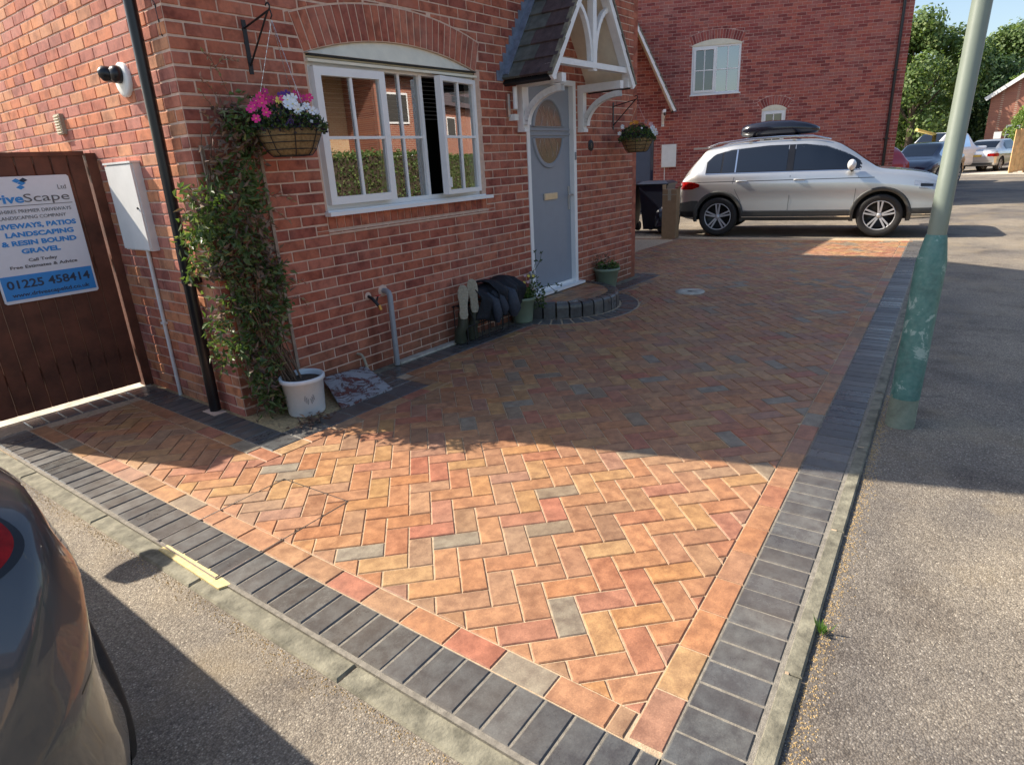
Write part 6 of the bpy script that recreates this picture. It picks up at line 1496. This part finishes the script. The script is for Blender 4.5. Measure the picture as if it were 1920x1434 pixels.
tree('tree', 'light tree overhanging the roof of the distant house', gp_(1915, 56), 6.8, 2.3, MAT['tree3'], 7, 6000, .20, .45)
tree('shrub', 'lime green bushy shrub over the orange fence', gp_(1912, 43), 3.3, 1.1, MAT['tree3'], 8, 4500, .13, .35, None)
mb = MB(); rg = random.Random(31)
for k in range(60000):
    u = rg.random(); px_ = 1640+400*u; q = at(px_, 300, 82+rg.random()*8); z = rg.random()*(8.5+2.0*math.sin(u*9)+1.2*math.sin(u*23)); l = rg.uniform(.2, .5)
    x = Vector((rg.gauss(0, 1), rg.gauss(0, 1), rg.gauss(0, 1))).normalized(); y = x.cross(Vector((rg.gauss(0, 1), rg.gauss(0, 1), rg.gauss(0, 1)))).normalized(); p = Vector((q.x, q.y, z)); mb.add([p, p+x*l*.5+y*l*.4, p+x*l, p+x*l*.5-y*l*.4], ((0, 1, 2, 3),))
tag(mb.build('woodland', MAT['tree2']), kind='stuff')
# pale concrete crossing and kerb of the far street
mb = MB(); mb.prism([(30, -8), (44, -12), (44.6, -11.2), (30.4, -3.0)] if 0 else [(33.5, -7.5), (36.2, -7.9), (39.5, .5), (36.8, 1.0)], -.1, -.012, FG)
tag(mb.build('pavement', MAT['concrete_pale']), kind='structure')
# ------------------------------------------------------------------ houses and hedge added across the street to fill the window reflections
oh = tag(empty('brick_house', (14, -19, 0)), 'orange brick house opposite, mirrored in the window panes', 'house')
FOp = Frame((26, -17, 0), (-1, 0, 0), (0, 0, 1), (0, 1, 0))
mb = MB(); mb.prism([(0, -.1), (9, -.1), (9, 5.2), (0, 5.2)], -7, 0, FOp); mb.build('wall', MAT['rowbrick'], oh, recalc=True)
mb = MB(); mb.prism([(9.01, -.1), (19, -.1), (19, 5.2), (9.01, 5.2)], -9, -2.0, FOp); mb.build('wall', rowbrick('buff_brick', (.55,.36,.20), (.48,.28,.15), (.55,.45,.33)), oh, recalc=True)
mb = MB(); v = [FOp(-.4, 5.1, .5), FOp(19.4, 5.1, .5), FOp(19.4, 8.0, -4), FOp(-.4, 8.0, -4), FOp(19.4, 5.1, -9), FOp(-.4, 5.1, -9)]; mb.add(v, ((0, 1, 2, 3), (3, 2, 4, 5), (0, 3, 5), (1, 4, 2), (0, 5, 4, 1))); mb.build('roof', MAT['rtile'], oh, recalc=True)
for x in (2, 5.5, 11, 15):
    for z in (.9, 3.3): 
        hh = 0 if x < 9 else -2; mb = MB(); FOp.box(mb, x, z, hh, x+1.3, z+1.2, hh+.05); w_ = mb.build('window', MAT['upvc'], oh); mb = MB(); FOp.box(mb, x+.08, z+.08, hh+.05, x+1.22, z+1.12, hh+.06); mb.build('pane', MAT['dark_room'], w_)
hd = tag(empty('hedge', (14, -11.5, 0)), 'clipped green hedge across the street, mirrored in the window panes', 'hedge')
mb = MB(); mb.box(6.0, -12.3, -.02, 60, -11.6, 1.9); mb.build('core', MAT['soil'], hd); mb = MB()
for k in range(52000):
    f_ = rg.random(); p = Vector((rg.uniform(6, 60)**1, -11.55+rg.gauss(0, .05), rg.uniform(0, 2.05))) if f_ < .75 else Vector((rg.uniform(6, 60)**1, rg.uniform(-12.4, -11.5), 1.97+rg.gauss(0, .05)))
    x = Vector((rg.gauss(0, 1), rg.gauss(0, 1), rg.gauss(0, 1))).normalized(); y = x.cross(Vector((rg.gauss(0, 1), rg.gauss(0, 1), rg.gauss(0, 1)))).normalized(); l = rg.uniform(.05, .1); mb.add([p, p+x*l*.5+y*l*.4, p+x*l, p+x*l*.5-y*l*.4], ((0, 1, 2, 3),))
mb.build('foliage', MAT['tree1'], hd)['kind'] = 'stuff'

oh2 = tag(empty('brick_house', (40, -18, 0)), 'pale gabled brick house opposite, mirrored in the open casement', 'house')
FO2 = Frame((50, -16, 0), (-1, 0, 0), (0, 0, 1), (0, 1, 0)); mb = MB(); mb.prism([(0, -.1), (18, -.1), (18, 5.2), (0, 5.2)], -7, 0, FO2); mb.build('wall', MAT['rowbrick'], oh2, recalc=True)
mb = MB(); v = [FO2(-.4, 5.1, .5), FO2(18.4, 5.1, .5), FO2(18.4, 8.2, -4), FO2(-.4, 8.2, -4), FO2(18.4, 5.1, -9), FO2(-.4, 5.1, -9)]; mb.add(v, ((0, 1, 2, 3), (3, 2, 4, 5), (0, 3, 5), (1, 4, 2), (0, 5, 4, 1))); mb.build('roof', MAT['rtile'], oh2, recalc=True)
for x in (2, 6, 10, 14):
    for z in (.9, 3.3): mb = MB(); FO2.box(mb, x, z, 0, x+1.3, z+1.2, .05); w_ = mb.build('window', MAT['upvc'], oh2); mb = MB(); FO2.box(mb, x+.08, z+.08, .05, x+1.22, z+1.12, .06); mb.build('pane', MAT['dark_room'], w_)
